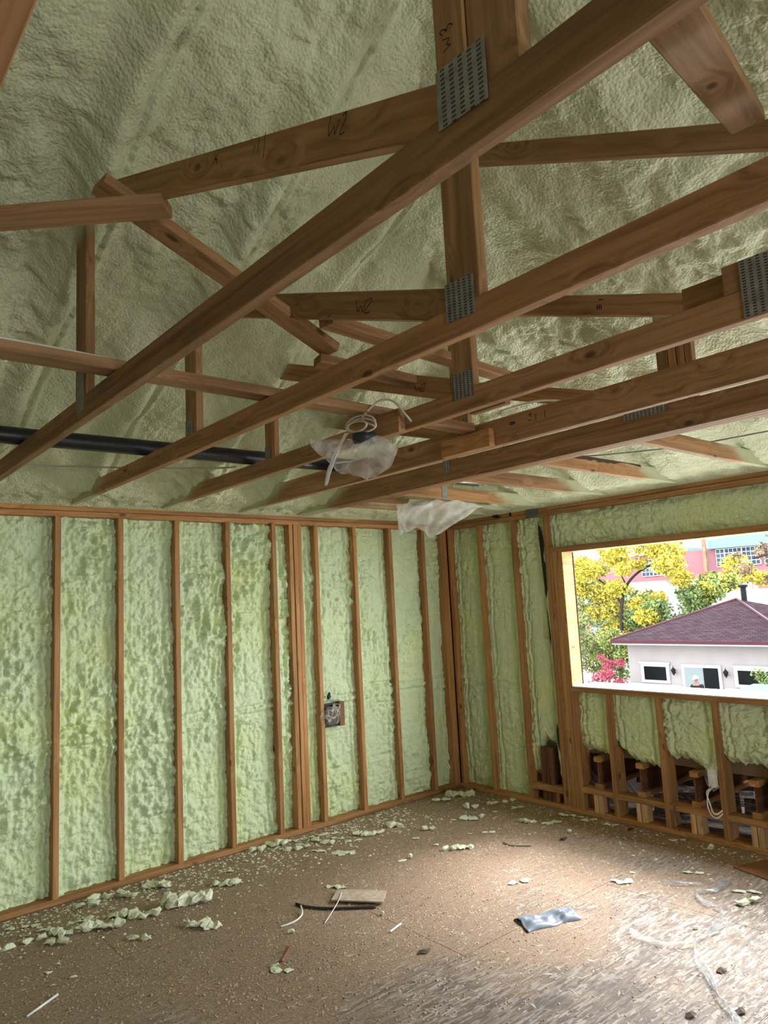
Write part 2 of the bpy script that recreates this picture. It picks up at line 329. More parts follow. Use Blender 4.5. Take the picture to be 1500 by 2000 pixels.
# outside
osimple('stucco', (0.13, 0.118, 0.118), 0.9, var=0.05, scale=1.5); osimple('trim_white', (0.19, 0.19, 0.187), 0.6, var=0.03); osimple('fascia', (0.030, 0.010, 0.013), 0.5, var=0.05); osimple('dark_glass', (0.0015, 0.0016, 0.002), 0.35, var=0.2, scale=2)
osimple('door_panel', (0.085, 0.10, 0.105), 0.4, var=0.05); osimple('lantern_black', (0.006, 0.006, 0.007), 0.5); osimple('pink_wall', (0.13, 0.062, 0.068), 0.9, var=0.08, scale=.3); osimple('teal_trim', (0.08, 0.13, 0.13), 0.7, var=0.06); osimple('pale_wall', (0.20, 0.215, 0.22), 0.8, var=0.06)
osimple('window_grid', (0.27, 0.29, 0.3), 0.6); osimple('window_blue', (0.02, 0.03, 0.04), 0.2, var=0.5, scale=.8); osimple('paving', (0.34, 0.335, 0.31), 0.9, var=0.1, scale=1.0); osimple('grass', (0.03, 0.042, 0.018), 0.95, var=0.3, scale=2); osimple('bark', (0.022, 0.019, 0.016), 0.9, var=0.2)
osimple('leaf_yellow', (0.25, 0.21, 0.03), 0.6, var=0.35, scale=1.5); osimple('leaf_green', (0.075, 0.105, 0.035), 0.6, var=0.4, scale=1.5); osimple('leaf_mixed', (0.13, 0.125, 0.035), 0.6, var=0.5, scale=1.2); osimple('leaf_red', (0.16, 0.032, 0.048), 0.6, var=0.3, scale=2); osimple('leaf_rust', (0.12, 0.075, 0.05), 0.6, var=0.35, scale=2); osimple('leaf_orange', (0.15, 0.10, 0.055), 0.6, var=0.4, scale=2)
osimple('tarp_blue', (0.035, 0.048, 0.056), 0.5, var=0.08); osimple('skin', (0.10, 0.06, 0.045), 0.6, var=0.05); osimple('cloth_navy', (0.006, 0.007, 0.012), 0.85); osimple('cloth_cap', (0.13, 0.13, 0.125), 0.85, var=0.05); osimple('cloth_jeans', (0.012, 0.017, 0.03), 0.85); osimple('shoe_black', (0.02, 0.02, 0.02), 0.7)
def shingles():
    m, nt, b = mat('shingles')
    at = N(nt, 'ShaderNodeAttribute', attribute_name='grain')
    br = N(nt, 'ShaderNodeTexBrick', inp={'Scale': 1.0, 'Color1': (0.017, 0.0115, 0.014, 1), 'Color2': (0.027, 0.019, 0.022, 1), 'Mortar': (0.008, 0.0055, 0.007, 1), 'Mortar Size': 0.012, 'Brick Width': 0.3, 'Row Height': 0.14, 'Bias': 0.0})
    nt.links.new(at.outputs['Vector'], br.inputs['Vector']); nt.links.new(br.outputs[0], b.inputs['Base Color']); b.inputs['Roughness'].default_value = 0.95; b.inputs['Specular IOR Level'].default_value = 0.0
shingles()

# ------------------------------------------------------------------ floor
floor = empty('floor', (-3.8, -4.5, 0), kind='structure')
sheet_cache = {}
ys = [0.15, -1.0, -2.22, -3.44, -4.66, -5.88, -7.10, -8.32, Y_END-0.15]
for r in range(len(ys)-1):
    y1, y0 = ys[r], ys[r+1]; x = 0.15 - (0.0 if r % 2 else 1.22); edges = [0.15] + [x-2.44*i for i in range(0 if r % 2 == 0 else 1, 5)]
    edges = sorted(set([e for e in edges if e > X_END-0.15] + [X_END-0.15]), reverse=True)
    for a, b_ in zip(edges[:-1], edges[1:]):
        MB().box((b_+0.0015, y0+0.0015, -0.018), (a-0.0015, y1-0.0015, 0)).build('floor_sheet', 'floor_osb', floor)
MB().box((X_END-0.16, Y_END-0.16, -0.30), (0.16, 0.16, -0.0185)).build('subfloor', 'roof_deck_dark', floor)

# ------------------------------------------------------------------ framed walls with spray foam
def stud_mesh(cache={}, **k): pass
_sm = {}
def stud(parent, axis, pos, z0, z1, m='stud_wood', depth=0.14, thick=0.038, front=0.0, name='stud', loc2=0.0):
    """vertical stud; axis 'A' = in the left wall at x=pos, 'B' = in the right wall at y=pos; copies share mesh data"""
    key = (axis, round(z1-z0, 3), m, depth, thick)
    if key not in _sm:
        mb = MB()
        if axis == 'A': mb.lumber((0, depth/2, 0), (0, depth/2, z1-z0), (1, 0, 0), thick, depth)
        else: mb.lumber((depth/2, 0, 0), (depth/2, 0, z1-z0), (0, 1, 0), thick, depth)
        _sm[key] = mesh_np('stud', mb.V, mb.F, m, False, mb.G)
    loc = (pos, front, z0) if axis == 'A' else (front, pos, z0)
    return link(name, _sm[key], parent, loc)
def foam_bay(parent, axis, u0, u1, z0, z1, seed, rough=1.0, res=0.0075, ragged=None, base=0.040, band=None, hole=None):
    """sprayed foam filling one stud bay; u is the distance along the wall"""
    nu = max(6, int((u1-u0)/res)); nz = max(6, int((z1-z0)/res)); us = np.linspace(u0, u1, nu); zs = np.linspace(z0, z1, nz); U, Z = np.meshgrid(us, zs)
    de = np.minimum(U-u0, u1-U); dl = U-u0; dr = u1-U; dz = np.minimum(Z-z0, z1-Z)
    s = seed*3.7
    wl = 0.055+0.018*fbm(Z*7+s, Z*0+s, 3, seed); wr = 0.060+0.02*fbm(Z*6+s, Z*0+9+s, 3, seed+2)
    d = base + 0.010*fbm(U*3+s, Z*3, 3, seed+11)*rough + 0.004*rough
    d = d - 0.040*rough*lumps(U*15+s, Z*13, 3, seed+1)*(0.40+0.85*np.clip(fbm(U*2.2+s, Z*1.7+s, 2, seed+4)+0.35, 0, 1.4)) + 0.022
    for w_, dist in ((wl, dl), (wr, dr)):      # creased bead along each stud
        d = d + 0.016*np.exp(-((dist-w_)/0.009)**2)*1.25 - 0.014*np.exp(-((dist-w_*0.5)/0.022)**2)
    d = d - 0.014*np.exp(-(de/0.010)**2) + 0.010*np.exp(-(dz/0.03)**2)
    near, away = (dl, dr) if axis == 'A' else (dr, dl)
    d = d - 0.022*np.exp(-(near/0.035)**2) + 0.020*np.exp(-(away/0.05)**2) + 0.010
    if band is not None:                         # overlapping horizontal passes
        for zb in band:
            zz = Z-zb-0.03*fbm(U*3+s, Z*0+zb, 2, seed+8)
            d = d + 0.012*np.exp(-(zz/0.008)**2) - 0.012*np.exp(-((zz-0.03)/0.02)**2) - 0.008*np.exp(-((zz+0.03)/0.02)**2)
    d = d + 0.007*fbm(U*42+s, Z*42, 3, seed+6)*rough
    d = np.clip(d, 0.004, 0.10)
    if ragged is not None:
        zlow = ragged(U); Zm = np.maximum(Z, zlow); Z = zlow + (Z-z0)/(z1-z0)*(z1-zlow)
        d = d + 0.075*np.exp(-((Z-zlow)/0.035)**2)
    if axis == 'A': V = np.stack([U, d, Z], -1)
    else: V = np.stack([d, -U, Z], -1)
    V = V.reshape(-1, 3); F = grid_faces(nu, nz)
    if axis == 'B': F = F
    o = np.array([V[:, 0].mean(), V[:, 1].mean(), z0])
    me = mesh_np('foam_panel', V-o, F, 'wall_foam', True)
    return link('foam_panel', me, parent, tuple(o.tolist()))

ZT, ZB = 2.402, 0.038
wall_left = empty('wall_left', (-3.8, 0.07, 0), kind='structure')
for nm, z0, z1, yo in (('bottom_plate', 0.0005, 0.038, 0), ('top_plate', 2.402, 2.4385, 0), ('top_plate', 2.4415, 2.478, 0.005)):
    for a, b_ in (((X_END-0.1, -3.42), (-3.4185, -1.935), (-1.9335, 0.14)) if nm == 'top_plate' and z0 < 2.41 else ((X_END-0.1, -2.9), (-2.8985, 0.14)) if nm == 'top_plate' else ((X_END-0.1, 0.14),)):
        MB().lumber((a, 0.07+yo, (z0+z1)/2), (b_, 0.07+yo, (z0+z1)/2), (0, 0, 1), z1-z0, 0.14).build(nm, 'stud_wood', wall_left)
sx_ = [-3.566+0.4064*i for i in range(-10, 9)]
cells = []
for x in sx_: stud(wall_left, 'A', x, ZB, ZT)
for x, f_ in ((-1.7805, 0.003), (-1.7395, -0.004), (-1.6985, 0.001)): stud(wall_left, 'A', x, ZB, ZT, front=f_)
stud(wall_left, 'A', -0.025, ZB, ZT); stud(wall_left, 'A', -0.064, ZB, ZT, depth=0.139)
full = sorted(sx_+[-1.7805, -1.6985, -0.064])
for i in range(len(full)-1):
    a, b_ = full[i]+0.019, full[i+1]-0.019
    if b_-a < 0.06: continue
    far = full[i] < -4.1
    foam_bay(wall_left, 'A', a, b_, ZB, ZT, 3+i, rough=1.05 if a < -1.7 else 0.7, res=0.02 if far else 0.0072, band=(0.93, 0.99) if i % 2 else (0.90, 1.02), base=0.044)
MB().box((X_END-0.16, 0.14, -0.3), (0.16, 0.155, 2.56)).build('sheathing', 'sheathing', wall_left)

wall_right = empty('wall_right', (0.07, -4.5, 0), kind='structure')
WY0, WY1, WZ0, WZ1 = -1.302, -4.72, 0.985, 2.124          # window opening
for nm, z0, z1 in (('bottom_plate', 0.0005, 0.038), ('top_plate', 2.402, 2.4385), ('top_plate', 2.4415, 2.478)):
    for a, b_ in (((-0.001, -1.085), (-1.0865, -5.9), (-8.1, Y_END)) if nm == 'top_plate' and z0 > 2.41 else ((-0.001, -5.9), (-8.1, Y_END))):
        MB().lumber((0.07, a, (z0+z1)/2), (0.07, b_, (z0+z1)/2), (0, 0, 1), z1-z0, 0.14).build(nm, 'stud_wood', wall_right)
MB().lumber((0.07, -5.9, 2.44), (0.07, -8.1, 2.44), (0, 0, 1), 0.076, 0.14).build('header', 'stud_wood', wall_right)  # spans the side opening that is added for light
for y in (-0.025, -0.408, -0.815): stud(wall_right, 'B', y, ZB, ZT)
stud(wall_right, 'B', -1.169, ZB, ZT)
for y, f_ in ((-1.2085, 0.004), (-1.2470, -0.003), (-1.2830, 0.002)): stud(wall_right, 'B', y, ZB, 2.085, front=f_, thick=0.0365)
_sm_j = stud(wall_right, 'B', -1.3215, ZB, 0.947)
for y in (-4.74, -4.78, -4.82): stud(wall_right, 'B', y, ZB, 2.085)
for y in (-5.22, -5.62, -5.88, -8.12, -8.5): stud(wall_right, 'B', y, ZB, ZT)
stud(wall_right, 'B', -4.86, ZB, ZT)
MB().lumber((0.07, -1.189, 2.1045), (0.07, -4.84, 2.1045), (0, 0, 1), 0.038, 0.14).build('header_board', 'stud_wood', wall_right)
foam_bay(wall_right, 'B', 0.045, 0.389, ZB, ZT, 41, 0.45, base=0.035, band=(0.95,))
foam_bay(wall_right, 'B', 0.427, 0.796, ZB, ZT, 42, 0.4, base=0.034, band=(0.97,))
foam_bay(wall_right, 'B', 1.189, 4.84, 2.124, ZT, 45, 0.55, base=0.036)
foam_bay(wall_right, 'B', 4.88, 5.20, ZB, ZT, 46, 0.5, res=0.02); foam_bay(wall_right, 'B', 5.24, 5.60, ZB, ZT, 47, 0.5, res=0.02); foam_bay(wall_right, 'B', 5.64, 5.86, ZB, ZT, 48, 0.5, res=0.02); foam_bay(wall_right, 'B', 8.14, 8.48, ZB, ZT, 49, 0.5, res=0.02)
# bay beside the window pack: foam stops short of the opening stud and leaves dark gaps
foam_bay(wall_right, 'B', 0.834, 1.150, ZB, ZT, 43, 0.5, base=0.034, ragged=lambda U: 0.20+0.30*np.clip((U-0.90)/0.02, 0, 1)*np.clip((1.095-U)/0.02, 0, 1)+0.02*np.sin(U*60))
def shard(name, pts, x, m, parent):
    n = len(pts); V = [(x, y, z) for y, z in pts]+[(x+0.004, y, z) for y, z in pts]
    F = [tuple(range(n)), tuple(range(2*n-1, n-1, -1))]+[(i, n+i, n+(i+1) % n, (i+1) % n) for i in range(n)]
    mb = MB(); mb.add(V, F); return mb.build(name, m, parent)
shard('membrane_gap', [(-1.098, 2.335), (-1.120, 2.31), (-1.138, 2.22), (-1.146, 2.15), (-1.135, 2.10), (-1.128, 2.06), (-1.133, 2.02), (-1.149, 1.99), (-1.150, 1.85), (-1.149, 1.80), (-1.136, 1.74), (-1.128, 1.71), (-1.120, 1.74), (-1.114, 1.90), (-1.104, 2.1), (-1.097, 2.25)], 0.006, 'black_membrane', wall_right)
shard('membrane_gap', [(-1.126, 1.60), (-1.130, 1.58), (-1.136, 1.47), (-1.142, 1.38), (-1.136, 1.31), (-1.130, 1.36), (-1.128, 1.48)], 0.006, 'black_membrane', wall_right)
shard('membrane_gap', [(-1.138, 0.68), (-1.149, 0.62), (-1.150, 0.50), (-1.143, 0.46), (-1.130, 0.52), (-1.128, 0.62)], 0.006, 'black_membrane', wall_right)
shard('seam_tape', [(-0.985, 2.480), (-1.118, 2.480), (-1.118, 2.405), (-0.985, 2.400)], -0.0042, 'grey_tape', wall_right)
shard('black_mark', [(-0.60, 2.470), (-0.66, 2.476), (-0.69, 2.455), (-0.72, 2.45), (-0.66, 2.44), (-0.61, 2.452)], -0.0042, 'black_membrane', wall_right)  # small flat black patches on the upper top plate
shard('black_mark', [(-0.80, 2.478), (-0.82, 2.478), (-0.82, 2.442), (-0.80, 2.442)], -0.0042, 'black_membrane', wall_right)
for y in (-0.94, -0.982, -1.024): stud(wall_right, 'B', y, 0.038, 0.465, 'dark_wood', front=0.03, depth=0.08, name='short_stud')
stud(wall_right, 'B', -1.062, 0.038, 0.12, 'stud_wood', front=0.04, depth=0.08, name='short_stud')
MB().lumber((0.04, -0.835, 0.147), (0.04, -1.149, 0.147), (0, 0, 1), 0.05, 0.078).build('blocking', 'stud_wood', wall_right)
# sheathing of the right wall, around the openings
for lo, hi in (((0.14, -1.30, -0.3), (0.155, 0.155, 2.56)), ((0.14, -4.72, 2.124), (0.155, -1.30, 2.56)), ((0.14, -5.9, -0.3), (0.155, -4.72, 2.56)), ((0.14, -8.1, 2.402), (0.155, -5.9, 2.56)), ((0.14, Y_END, -0.3), (0.155, -8.1, 2.56)), ((0.14, -4.72, 0.452), (0.155, -1.30, 0.94))):
    MB().box(lo, hi).build('sheathing', 'sheathing', wall_right)

# ------------------------------------------------------------------ window opening, sill wall
window = empty('window_1', (0.07, -2.6, WZ0), kind='structure')
MB().lumber((0.07, WY0-0.001, 0.966), (0.07, WY1, 0.966), (0, 0, 1), 0.038, 0.14).build('window_sill', 'stud_wood', window)
MB().box((0.0, WY1, 0.9855), (0.30, WY0-0.022, 0.9935)).build('sill_membrane', 'white_paint', window)
MB().box((0.002, WY0-0.021, 0.986), (0.145, WY0-0.0005, 2.084)).build('window_jamb', 'stud_wood', window)
MB().box((0.145, WY0-0.028, 0.986), (0.151, WY0-0.0005, 2.10)).build('jamb_edge', 'black_membrane', window)
MB().box((0.002, WY1, 2.076), (0.16, WY0-0.022, 2.0848)).build('window_head', 'stud_wood', window)
cr = [-1.632, -2.050, -2.466, -2.872, -3.278, -3.684, -4.09, -4.497]
for y in cr: stud(wall_right, 'B', y, ZB, 0.947, name='cripple_stud')
ce = [-1.3215]+cr+[-4.72]
for i in range(len(ce)-1):
    a, b_ = -ce[i]+0.019, -ce[i+1]-0.019; mid = (a+b_)/2; k = i
    def rag(U, a=a, b_=b_, k=k):
        return 0.47+0.05*fbm(U*5+k*3, U*0+k, 2, 60+k)-0.07*((U-a)/(b_-a)-0.5)+0.03*np.abs(vnoise(U*22, U*0+k, 5))
    foam_bay(wall_right, 'B', a, b_, 0.40, 0.947, 50+i, 0.75, base=0.022, ragged=rag, res=0.0065)
    MB().lumber((0.05, -a-0.001, 0.188), (0.05, -b_+0.001, 0.188), (0, 0, 1), 0.042, 0.10).build('blocking', 'stud_wood', wall_right)
    for dy in (-0.0215, 0.0215):
        stud(wall_right, 'B', -mid+dy-0.0, 0.038, 0.167, 'pale_wood', front=0.002, depth=0.089, name='short_stud')
    # wooden I-joist of the low roof outside, resting on the blocking
    yj = -mid-0.0
    ij = empty('i_joist', (0.6, yj, 0.21), 'I-joist end on low blocking in %s gap right of the window post' % ('the first', 'the second', 'the third', 'the fourth', 'the fifth', 'the sixth', 'the seventh', 'the eighth', 'the ninth')[i], 'joist', 'I-joists behind the sill wall')
    MB().lumber((0.03, yj, 0.2285), (1.08, yj, 0.2285), (0, 1, 0), 0.064, 0.038).build('bottom_flange', 'stud_wood', ij)
    MB().lumber((0.03, yj, 0.4315), (1.08, yj, 0.4315), (0, 1, 0), 0.064, 0.038).build('top_flange', 'stud_wood', ij)
    MB().lumber((0.034, yj, 0.33), (1.08, yj, 0.33), (0, 1, 0), 0.011, 0.165).build('web', 'dark_wood', ij)
lowroof = empty('low_roof', (0.9, -2.6, -0.3), kind='structure')
MB().box((0.16, -5.0, 0.452), (0.92, -1.25, 0.475)).build('roof_sheet', 'roof_deck_dark', lowroof)
MB().box((0.158, -5.0, 0.4755), (0.93, -1.25, 0.481)).build('added_bounce_deck', 'white_paint', lowroof)  # unseen white layer, added to bounce daylight up through the window
MB().box((1.13, -5.0, 0.40), (2.7, -1.25, 0.485)).build('added_bounce_deck', 'white_paint', lowroof)  # unseen outer deck, added in white to reflect more light inside
for q in range(4): MB().box((1.10, -5.0+q*0.94, -0.05), (1.112, -4.065+q*0.94, 0.62)).build('rim_board', 'bare_osb', lowroof)
MB().box((0.16, -5.0, -0.06), (1.13, -1.25, -0.045)).build('soffit_sheet', 'bare_osb', lowroof)
MB().box((0.16, -1.25, -0.06), (1.13, -1.235, 0.62)).build('rim_board', 'bare_osb', lowroof)
for q, (xx, y0, y1, zz) in enumerate(((0.55, -2.35, -3.6, 0.10), (0.42, -1.7, -2.3, 0.06), (0.70, -1.4, -2.6, 0.20))):
    MB().lumber((xx, y0, zz), (xx+0.18, y1, zz+0.06), (0.4, 0, 1), 0.16, 0.012).build('rim_board', 'bare_osb', lowroof)

# walls behind the camera; the rear gap is added to let in daylight
wall_back = empty('wall_back', (-3.8, Y_END, 0), kind='structure')
MB().lumber((X_END, Y_END-0.07, 2.44), (0.14, Y_END-0.07, 2.44), (0, 0, 1), 0.076, 0.14).build('top_plate', 'stud_wood', wall_back)
MB().lumber((X_END, Y_END-0.07, 0.02), (0.14, Y_END-0.07, 0.02), (0, 0, 1), 0.038, 0.14).build('bottom_plate', 'stud_wood', wall_back)
for x in (-7.5, -7.0, -6.6, -6.2, -5.8, -5.4, -5.0, -3.7, -3.2, -2.8, -2.4, -2.0, -1.6, -1.2, -0.8, -0.4, -0.02): stud(wall_back, 'A', x, ZB, ZT, front=Y_END-0.14)
for lo, hi in (((X_END-.1, Y_END-0.155, -0.3), (-5.0, Y_END-0.14, 2.56)), ((-3.7, Y_END-0.155, -0.3), (0.15, Y_END-0.14, 2.56))): MB().box(lo, hi).build('sheathing', 'bare_osb', wall_back)
wall_front = empty('wall_front', (X_END, -4.5, 0), kind='structure')
MB().lumber((X_END-0.07, 0, 2.44), (X_END-0.07, Y_END, 2.44), (0, 0, 1), 0.076, 0.14).build('top_plate', 'stud_wood', wall_front)
MB().lumber((X_END-0.07, 0, 0.02), (X_END-0.07, Y_END, 0.02), (0, 0, 1), 0.038, 0.14).build('bottom_plate', 'stud_wood', wall_front)
for y in (-0.4, -0.8, -1.2, -1.6, -2.0, -2.4, -2.8, -3.2, -3.6, -4.0, -4.4, -4.8, -5.2, -5.6, -6.0, -6.5, -6.9, -7.3, -7.7, -8.1, -8.5, -8.9): stud(wall_front, 'B', y, ZB, ZT, front=X_END-0.14)
for lo, hi in (((X_END-0.155, Y_END-0.15, -0.3), (X_END-0.14, 0.15, 2.56)),): MB().box(lo, hi).build('sheathing', 'bare_osb', wall_front)

# ------------------------------------------------------------------ foam under the hip roof
XL = {0: -4.768, 1: -4.097, 2: -3.495, 3: -2.882, 4: -2.265, 5: -1.735}     # camera-side faces of the trusses
JACK_Y = [-0.56, -1.17, -1.80, -2.39, -3.02, -3.63]
def roof_z(m): return 2.42+0.43*m
def ceiling_z(X, Y):
    ma, mb_ = -Y, -X
    ma = np.minimum(ma, Y-Y_END); mb_ = np.minimum(mb_, X-X_END)
    k = 0.10; m = np.minimum(ma, mb_); hsm = np.clip(1-np.abs(ma-mb_)/k, 0, 1); m = m-hsm*hsm*k*0.25
    A = ma < mb_
    z = roof_z(m)
    ridge = 0*X
    for x in list(XL.values())+[-5.37, -5.97, -6.57]:
        wv = 0.035*fbm(Y*1.7+x*3, Y*0+x, 2, 12)
        ridge = ridge + np.where(A, (np.exp(-((X-x-0.019-wv)/0.065)**2)*0.085+np.exp(-((X-x-0.11-wv)/0.014)**2)*0.02-np.exp(-((X-x-0.085-wv)/0.012)**2)*0.02), 0)
    for y in JACK_Y+[-4.2, -4.8]:
        wv = 0.03*fbm(X*1.7+y*3, X*0+y, 2, 14)
        ridge = ridge + np.where(~A, np.exp(-((Y-y-wv)/0.07)**2)*0.028, 0)
    strx = np.where(A, X, Y); stry = np.where(A, Y, X)
    z = z - ridge + 0.050*fbm(strx*2.4, stry*1.5, 3, 21) + 0.013*fbm(strx*8, stry*5, 3, 22)
    mask = np.clip(fbm(X*1.3+4, Y*1.3, 2, 31)+0.25, 0, 1)
    z = z - 0.030*lumps(X*8, Y*8, 3, 23)*(0.15+mask) - 0.011*lumps(X*23, Y*23, 2, 24)*(0.35+mask)
    z = z + 0.0045*fbm(X*36, Y*36, 2, 25)
    low = 2.470+0.20*np.clip(m, 0, 0.10)+0.022*np.abs(fbm(X*8, Y*8, 3, 26))*np.clip(m/0.04, 0, 1)+0.05*np.clip(m-0.05, 0, 0.3)
    t = np.clip((m-0.10)/0.30, 0, 1); t = t*t*(3-2*t)
    z = np.where(t < 1, np.maximum(low, z*t+low*(1-t)), z)
    return np.where(m < 0, np.minimum(z, 2.474), np.maximum(z, 2.470))
xs = np.concatenate([np.arange(X_END-0.14, -5.25, 0.08), np.arange(-5.25, 0.14, 0.0135), [0.14]]); ysg = np.concatenate([np.arange(Y_END-0.14, -5.2, 0.08), np.arange(-5.2, 0.14, 0.0135), [0.14]])
GX, GY = np.meshgrid(xs, ysg); GZ = ceiling_z(GX, GY)
me = mesh_np('ceiling', np.stack([GX, GY, GZ], -1).reshape(-1, 3), grid_faces(len(xs), len(ysg))[:, ::-1], 'ceiling_foam', True)
ceiling = link('ceiling', me, None, (0, 0, 0), kind='structure')
# solid roof above the foam (keeps the sky out), with eaves
xm, ym = X_END/2, Y_END/2; e = 0.40; zr = 2.62
half = min(-X_END, -Y_END)/2
mb = MB(); ze = zr-0.43*e
rv = [(e, e, ze), (e, Y_END-e, ze), (X_END-e, Y_END-e, ze), (X_END-e, e, ze), (-half, -half, zr+0.43*half), (-half, Y_END+half, zr+0.43*half)]
mb.add(rv, [(0, 4, 5, 1), (1, 5, 2), (2, 5, 4, 3), (3, 4, 0)])
mb.add([(x, y, z+0.03) for x, y, z in rv], [(0, 1, 5, 4), (1, 2, 5), (2, 3, 4, 5), (3, 0, 4)])
mb.build('roof', 'roof_deck_dark', None, kind='structure')

# ------------------------------------------------------------------ roof trusses
def plate(parent, x, y0, y1, z0, z1, shear=0.0, name='connector_plate'):
    V = [(x, y0, z0), (x, y1, z0+shear), (x, y1, z1+shear), (x, y0, z1)]; V += [(x-0.0016, y, z) for _, y, z in V]
    mb = MB(); mb.add(V, [(3, 2, 1, 0), (4, 5, 6, 7), (0, 1, 5, 4), (1, 2, 6, 5), (2, 3, 7, 6), (3, 0, 4, 7)], [(q[0], q[1], q[2]) for q in V])
    return mb.build(name, 'plate_steel', parent)
def ink(parent, x, strokes, wd=0.0035):
    for st in strokes:
        mb = MB(); pts = [np.array((x, *q)) for q in (smooth_path([(0, *q) for q in st], 4) and [tuple(v[1:]) for v in smooth_path([(0, *q) for q in st], 4)])]
        V, F = [], []
        for i, q in enumerate(pts):
            t = pts[min(i+1, len(pts)-1)]-pts[max(i-1, 0)]; t = t/(np.linalg.norm(t)+1e-9); n = np.array((0, -t[2], t[1]))*wd/2
            V += [q+n, q-n]
        F = [(2*i, 2*i+1, 2*i+3, 2*i+2) for i in range(len(pts)-1)]
        mb.add(V, F); mb.build('marker_stroke', 'ink', parent)
INK = {1: [[(-3.804,2.75),(-3.794,2.725),(-3.795,2.71),(-3.814,2.722),(-3.814,2.702),(-3.833,2.727)],[(-3.843,2.727),(-3.852,2.729),(-3.857,2.727),(-3.851,2.714),(-3.831,2.694),(-3.847,2.689)],[(-3.484,2.84),(-3.497,2.857)],[(-3.507,2.83),(-3.517,2.862)],[(-3.531,2.803),(-3.546,2.862)],[(-3.279,2.923),(-3.305,2.935)],[(-3.289,2.94),(-3.299,2.911)],[(-3.321,2.889),(-3.323,2.898)],[(-3.283,2.934),(-3.303,2.923)]],
'1w': [[(-4.158,2.71),(-4.151,2.716),(-4.145,2.717),(-4.143,2.713),(-4.137,2.714)],[(-4.142,2.709),(-4.135,2.716),(-4.127,2.717),(-4.127,2.713),(-4.132,2.707)],[(-4.131,2.698),(-4.147,2.692),(-4.14,2.684),(-4.149,2.679),(-4.13,2.675)]],
2: [[(-3.111,2.75),(-3.118,2.705),(-3.136,2.721),(-3.143,2.696),(-3.163,2.728)],[(-3.167,2.726),(-3.19,2.727),(-3.192,2.717),(-3.152,2.691),(-3.18,2.683)],[(-2.951,2.746),(-2.967,2.748)]],
3: [[(-2.722,2.662),(-2.735,2.628),(-2.748,2.642),(-2.756,2.622),(-2.77,2.649)],[(-2.772,2.644),(-2.786,2.649),(-2.791,2.639),(-2.763,2.62),(-2.786,2.616)]],
4: [[(-2.724,2.56),(-2.762,2.559)],[(-2.724,2.568),(-2.758,2.566)],[(-2.732,2.553),(-2.742,2.57)],[(-2.748,2.552),(-2.756,2.57)],[(-2.842,2.58),(-2.862,2.579)],[(-2.837,2.555),(-2.861,2.552)],[(-2.855,2.59),(-2.853,2.568)],[(-2.884,2.577),(-2.883,2.541)],[(-2.937,2.58),(-2.936,2.545)]],
'4w': [[(-3.263,2.996),(-3.285,2.988)],[(-3.256,2.976),(-3.251,2.954)],[(-3.266,2.973),(-3.261,2.95)],[(-3.251,2.965),(-3.276,2.958)],[(-3.272,2.971),(-3.273,2.946)]]}
G = 'roof trusses'
def truss(k, label, h=0.089, plies=1):
    x = XL[k]; xc = x+0.019
    t = empty('roof_truss', (xc, -4.5, ZF), label, 'truss', G)
    for i in range(plies):
        MB().lumber((xc+0.0385*i, 0.12, ZF+h/2), (xc+0.0385*i, Y_END-0.12, ZF+h/2), (0, 0, 1), h, 0.038, segs=16, wob=0.003).build('bottom_chord', 'truss_wood', t)
    return t, xc
_wn = [0]
def web(t, xc, a, b, wd=0.089, name='web', off=0.0, th=0.037):
    _wn[0] += 1; th = th-0.0011*(_wn[0] % 5)      # no two webs of a joint share a face plane
    o = MB().lumber((xc+off, *a), (xc+off, *b), (0, 0, 1) if abs(a[0]-b[0]) > 0.2 else (0, 1, 0), wd, th).build(name, 'truss_wood', t); return o
t0, _ = truss(0, 'roof truss chord crossing the top left corner overhead')
t1, x1 = truss(1, 'nearest long roof truss crossing from the lower left to the top of the view')
web(t1, x1, (-2.165, ZF+0.08), (-2.165, 3.42), 0.115, 'vertical_web'); web(t1, x1, (-4.147, ZF+0.085), (-4.147, 4.25), 0.064, 'vertical_web'); web(t1, x1, (-4.233, ZF+0.085), (-4.233, 4.25), 0.106, 'vertical_web', off=0.004)
w2 = web(t1, x1, (-4.16, 2.565), (-2.28, 3.315), 0.092, 'diagonal_web', off=0.001)
for key, par in ((1, w2), ('1w', t1.children[2])): ink(par, XL[1]-0.0008, INK[key], 0.0028 if key == 1 else 0.002)
plate(t1, XL[1]-0.0005, -4.110, -4.222, 2.538, 2.648, -0.004); plate(t1, XL[1]-0.0005, -2.13, -2.21, 2.505, 2.66)
t2, x2 = truss(2, 'second long roof truss from the left, marked W2 in the middle')
web(t2, x2, (-1.835, ZF+0.08), (-1.835, 3.30), 0.115, 'vertical_web'); web(t2, x2, (-3.60, ZF+0.085), (-3.60, 4.02), 0.112, 'vertical_web')
w2 = web(t2, x2, (-3.58, 2.565), (-2.22, 3.053), 0.092, 'diagonal_web', off=0.001); ink(w2, XL[2]-0.0008, INK[2], 0.0032)
web(t2, x2, (-5.6, 2.60), (-4.6, 3.4), 0.089, 'diagonal_web')
plate(t2, XL[2]-0.0005, -3.525, -3.635, 2.525, 2.640, -0.004); plate(t2, XL[2]-0.0005, -1.78, -1.845, 2.495, 2.635)
t3, x3 = truss(3, 'third long roof truss, with a big dark steel plate at the right edge')
web(t3, x3, (-1.52, ZF+0.08), (-1.52, 3.20), 0.10, 'vertical_web'); web(t3, x3, (-3.005, ZF+0.085), (-3.005, 3.78), 0.112, 'vertical_web')
w2 = web(t3, x3, (-2.99, 2.565), (-1.62, 3.04), 0.089, 'diagonal_web', off=0.001); ink(w2, XL[3]-0.0008, INK[3], 0.003)
web(t3, x3, (-5.0, 2.60), (-3.02, 3.56), 0.078, 'diagonal_web')
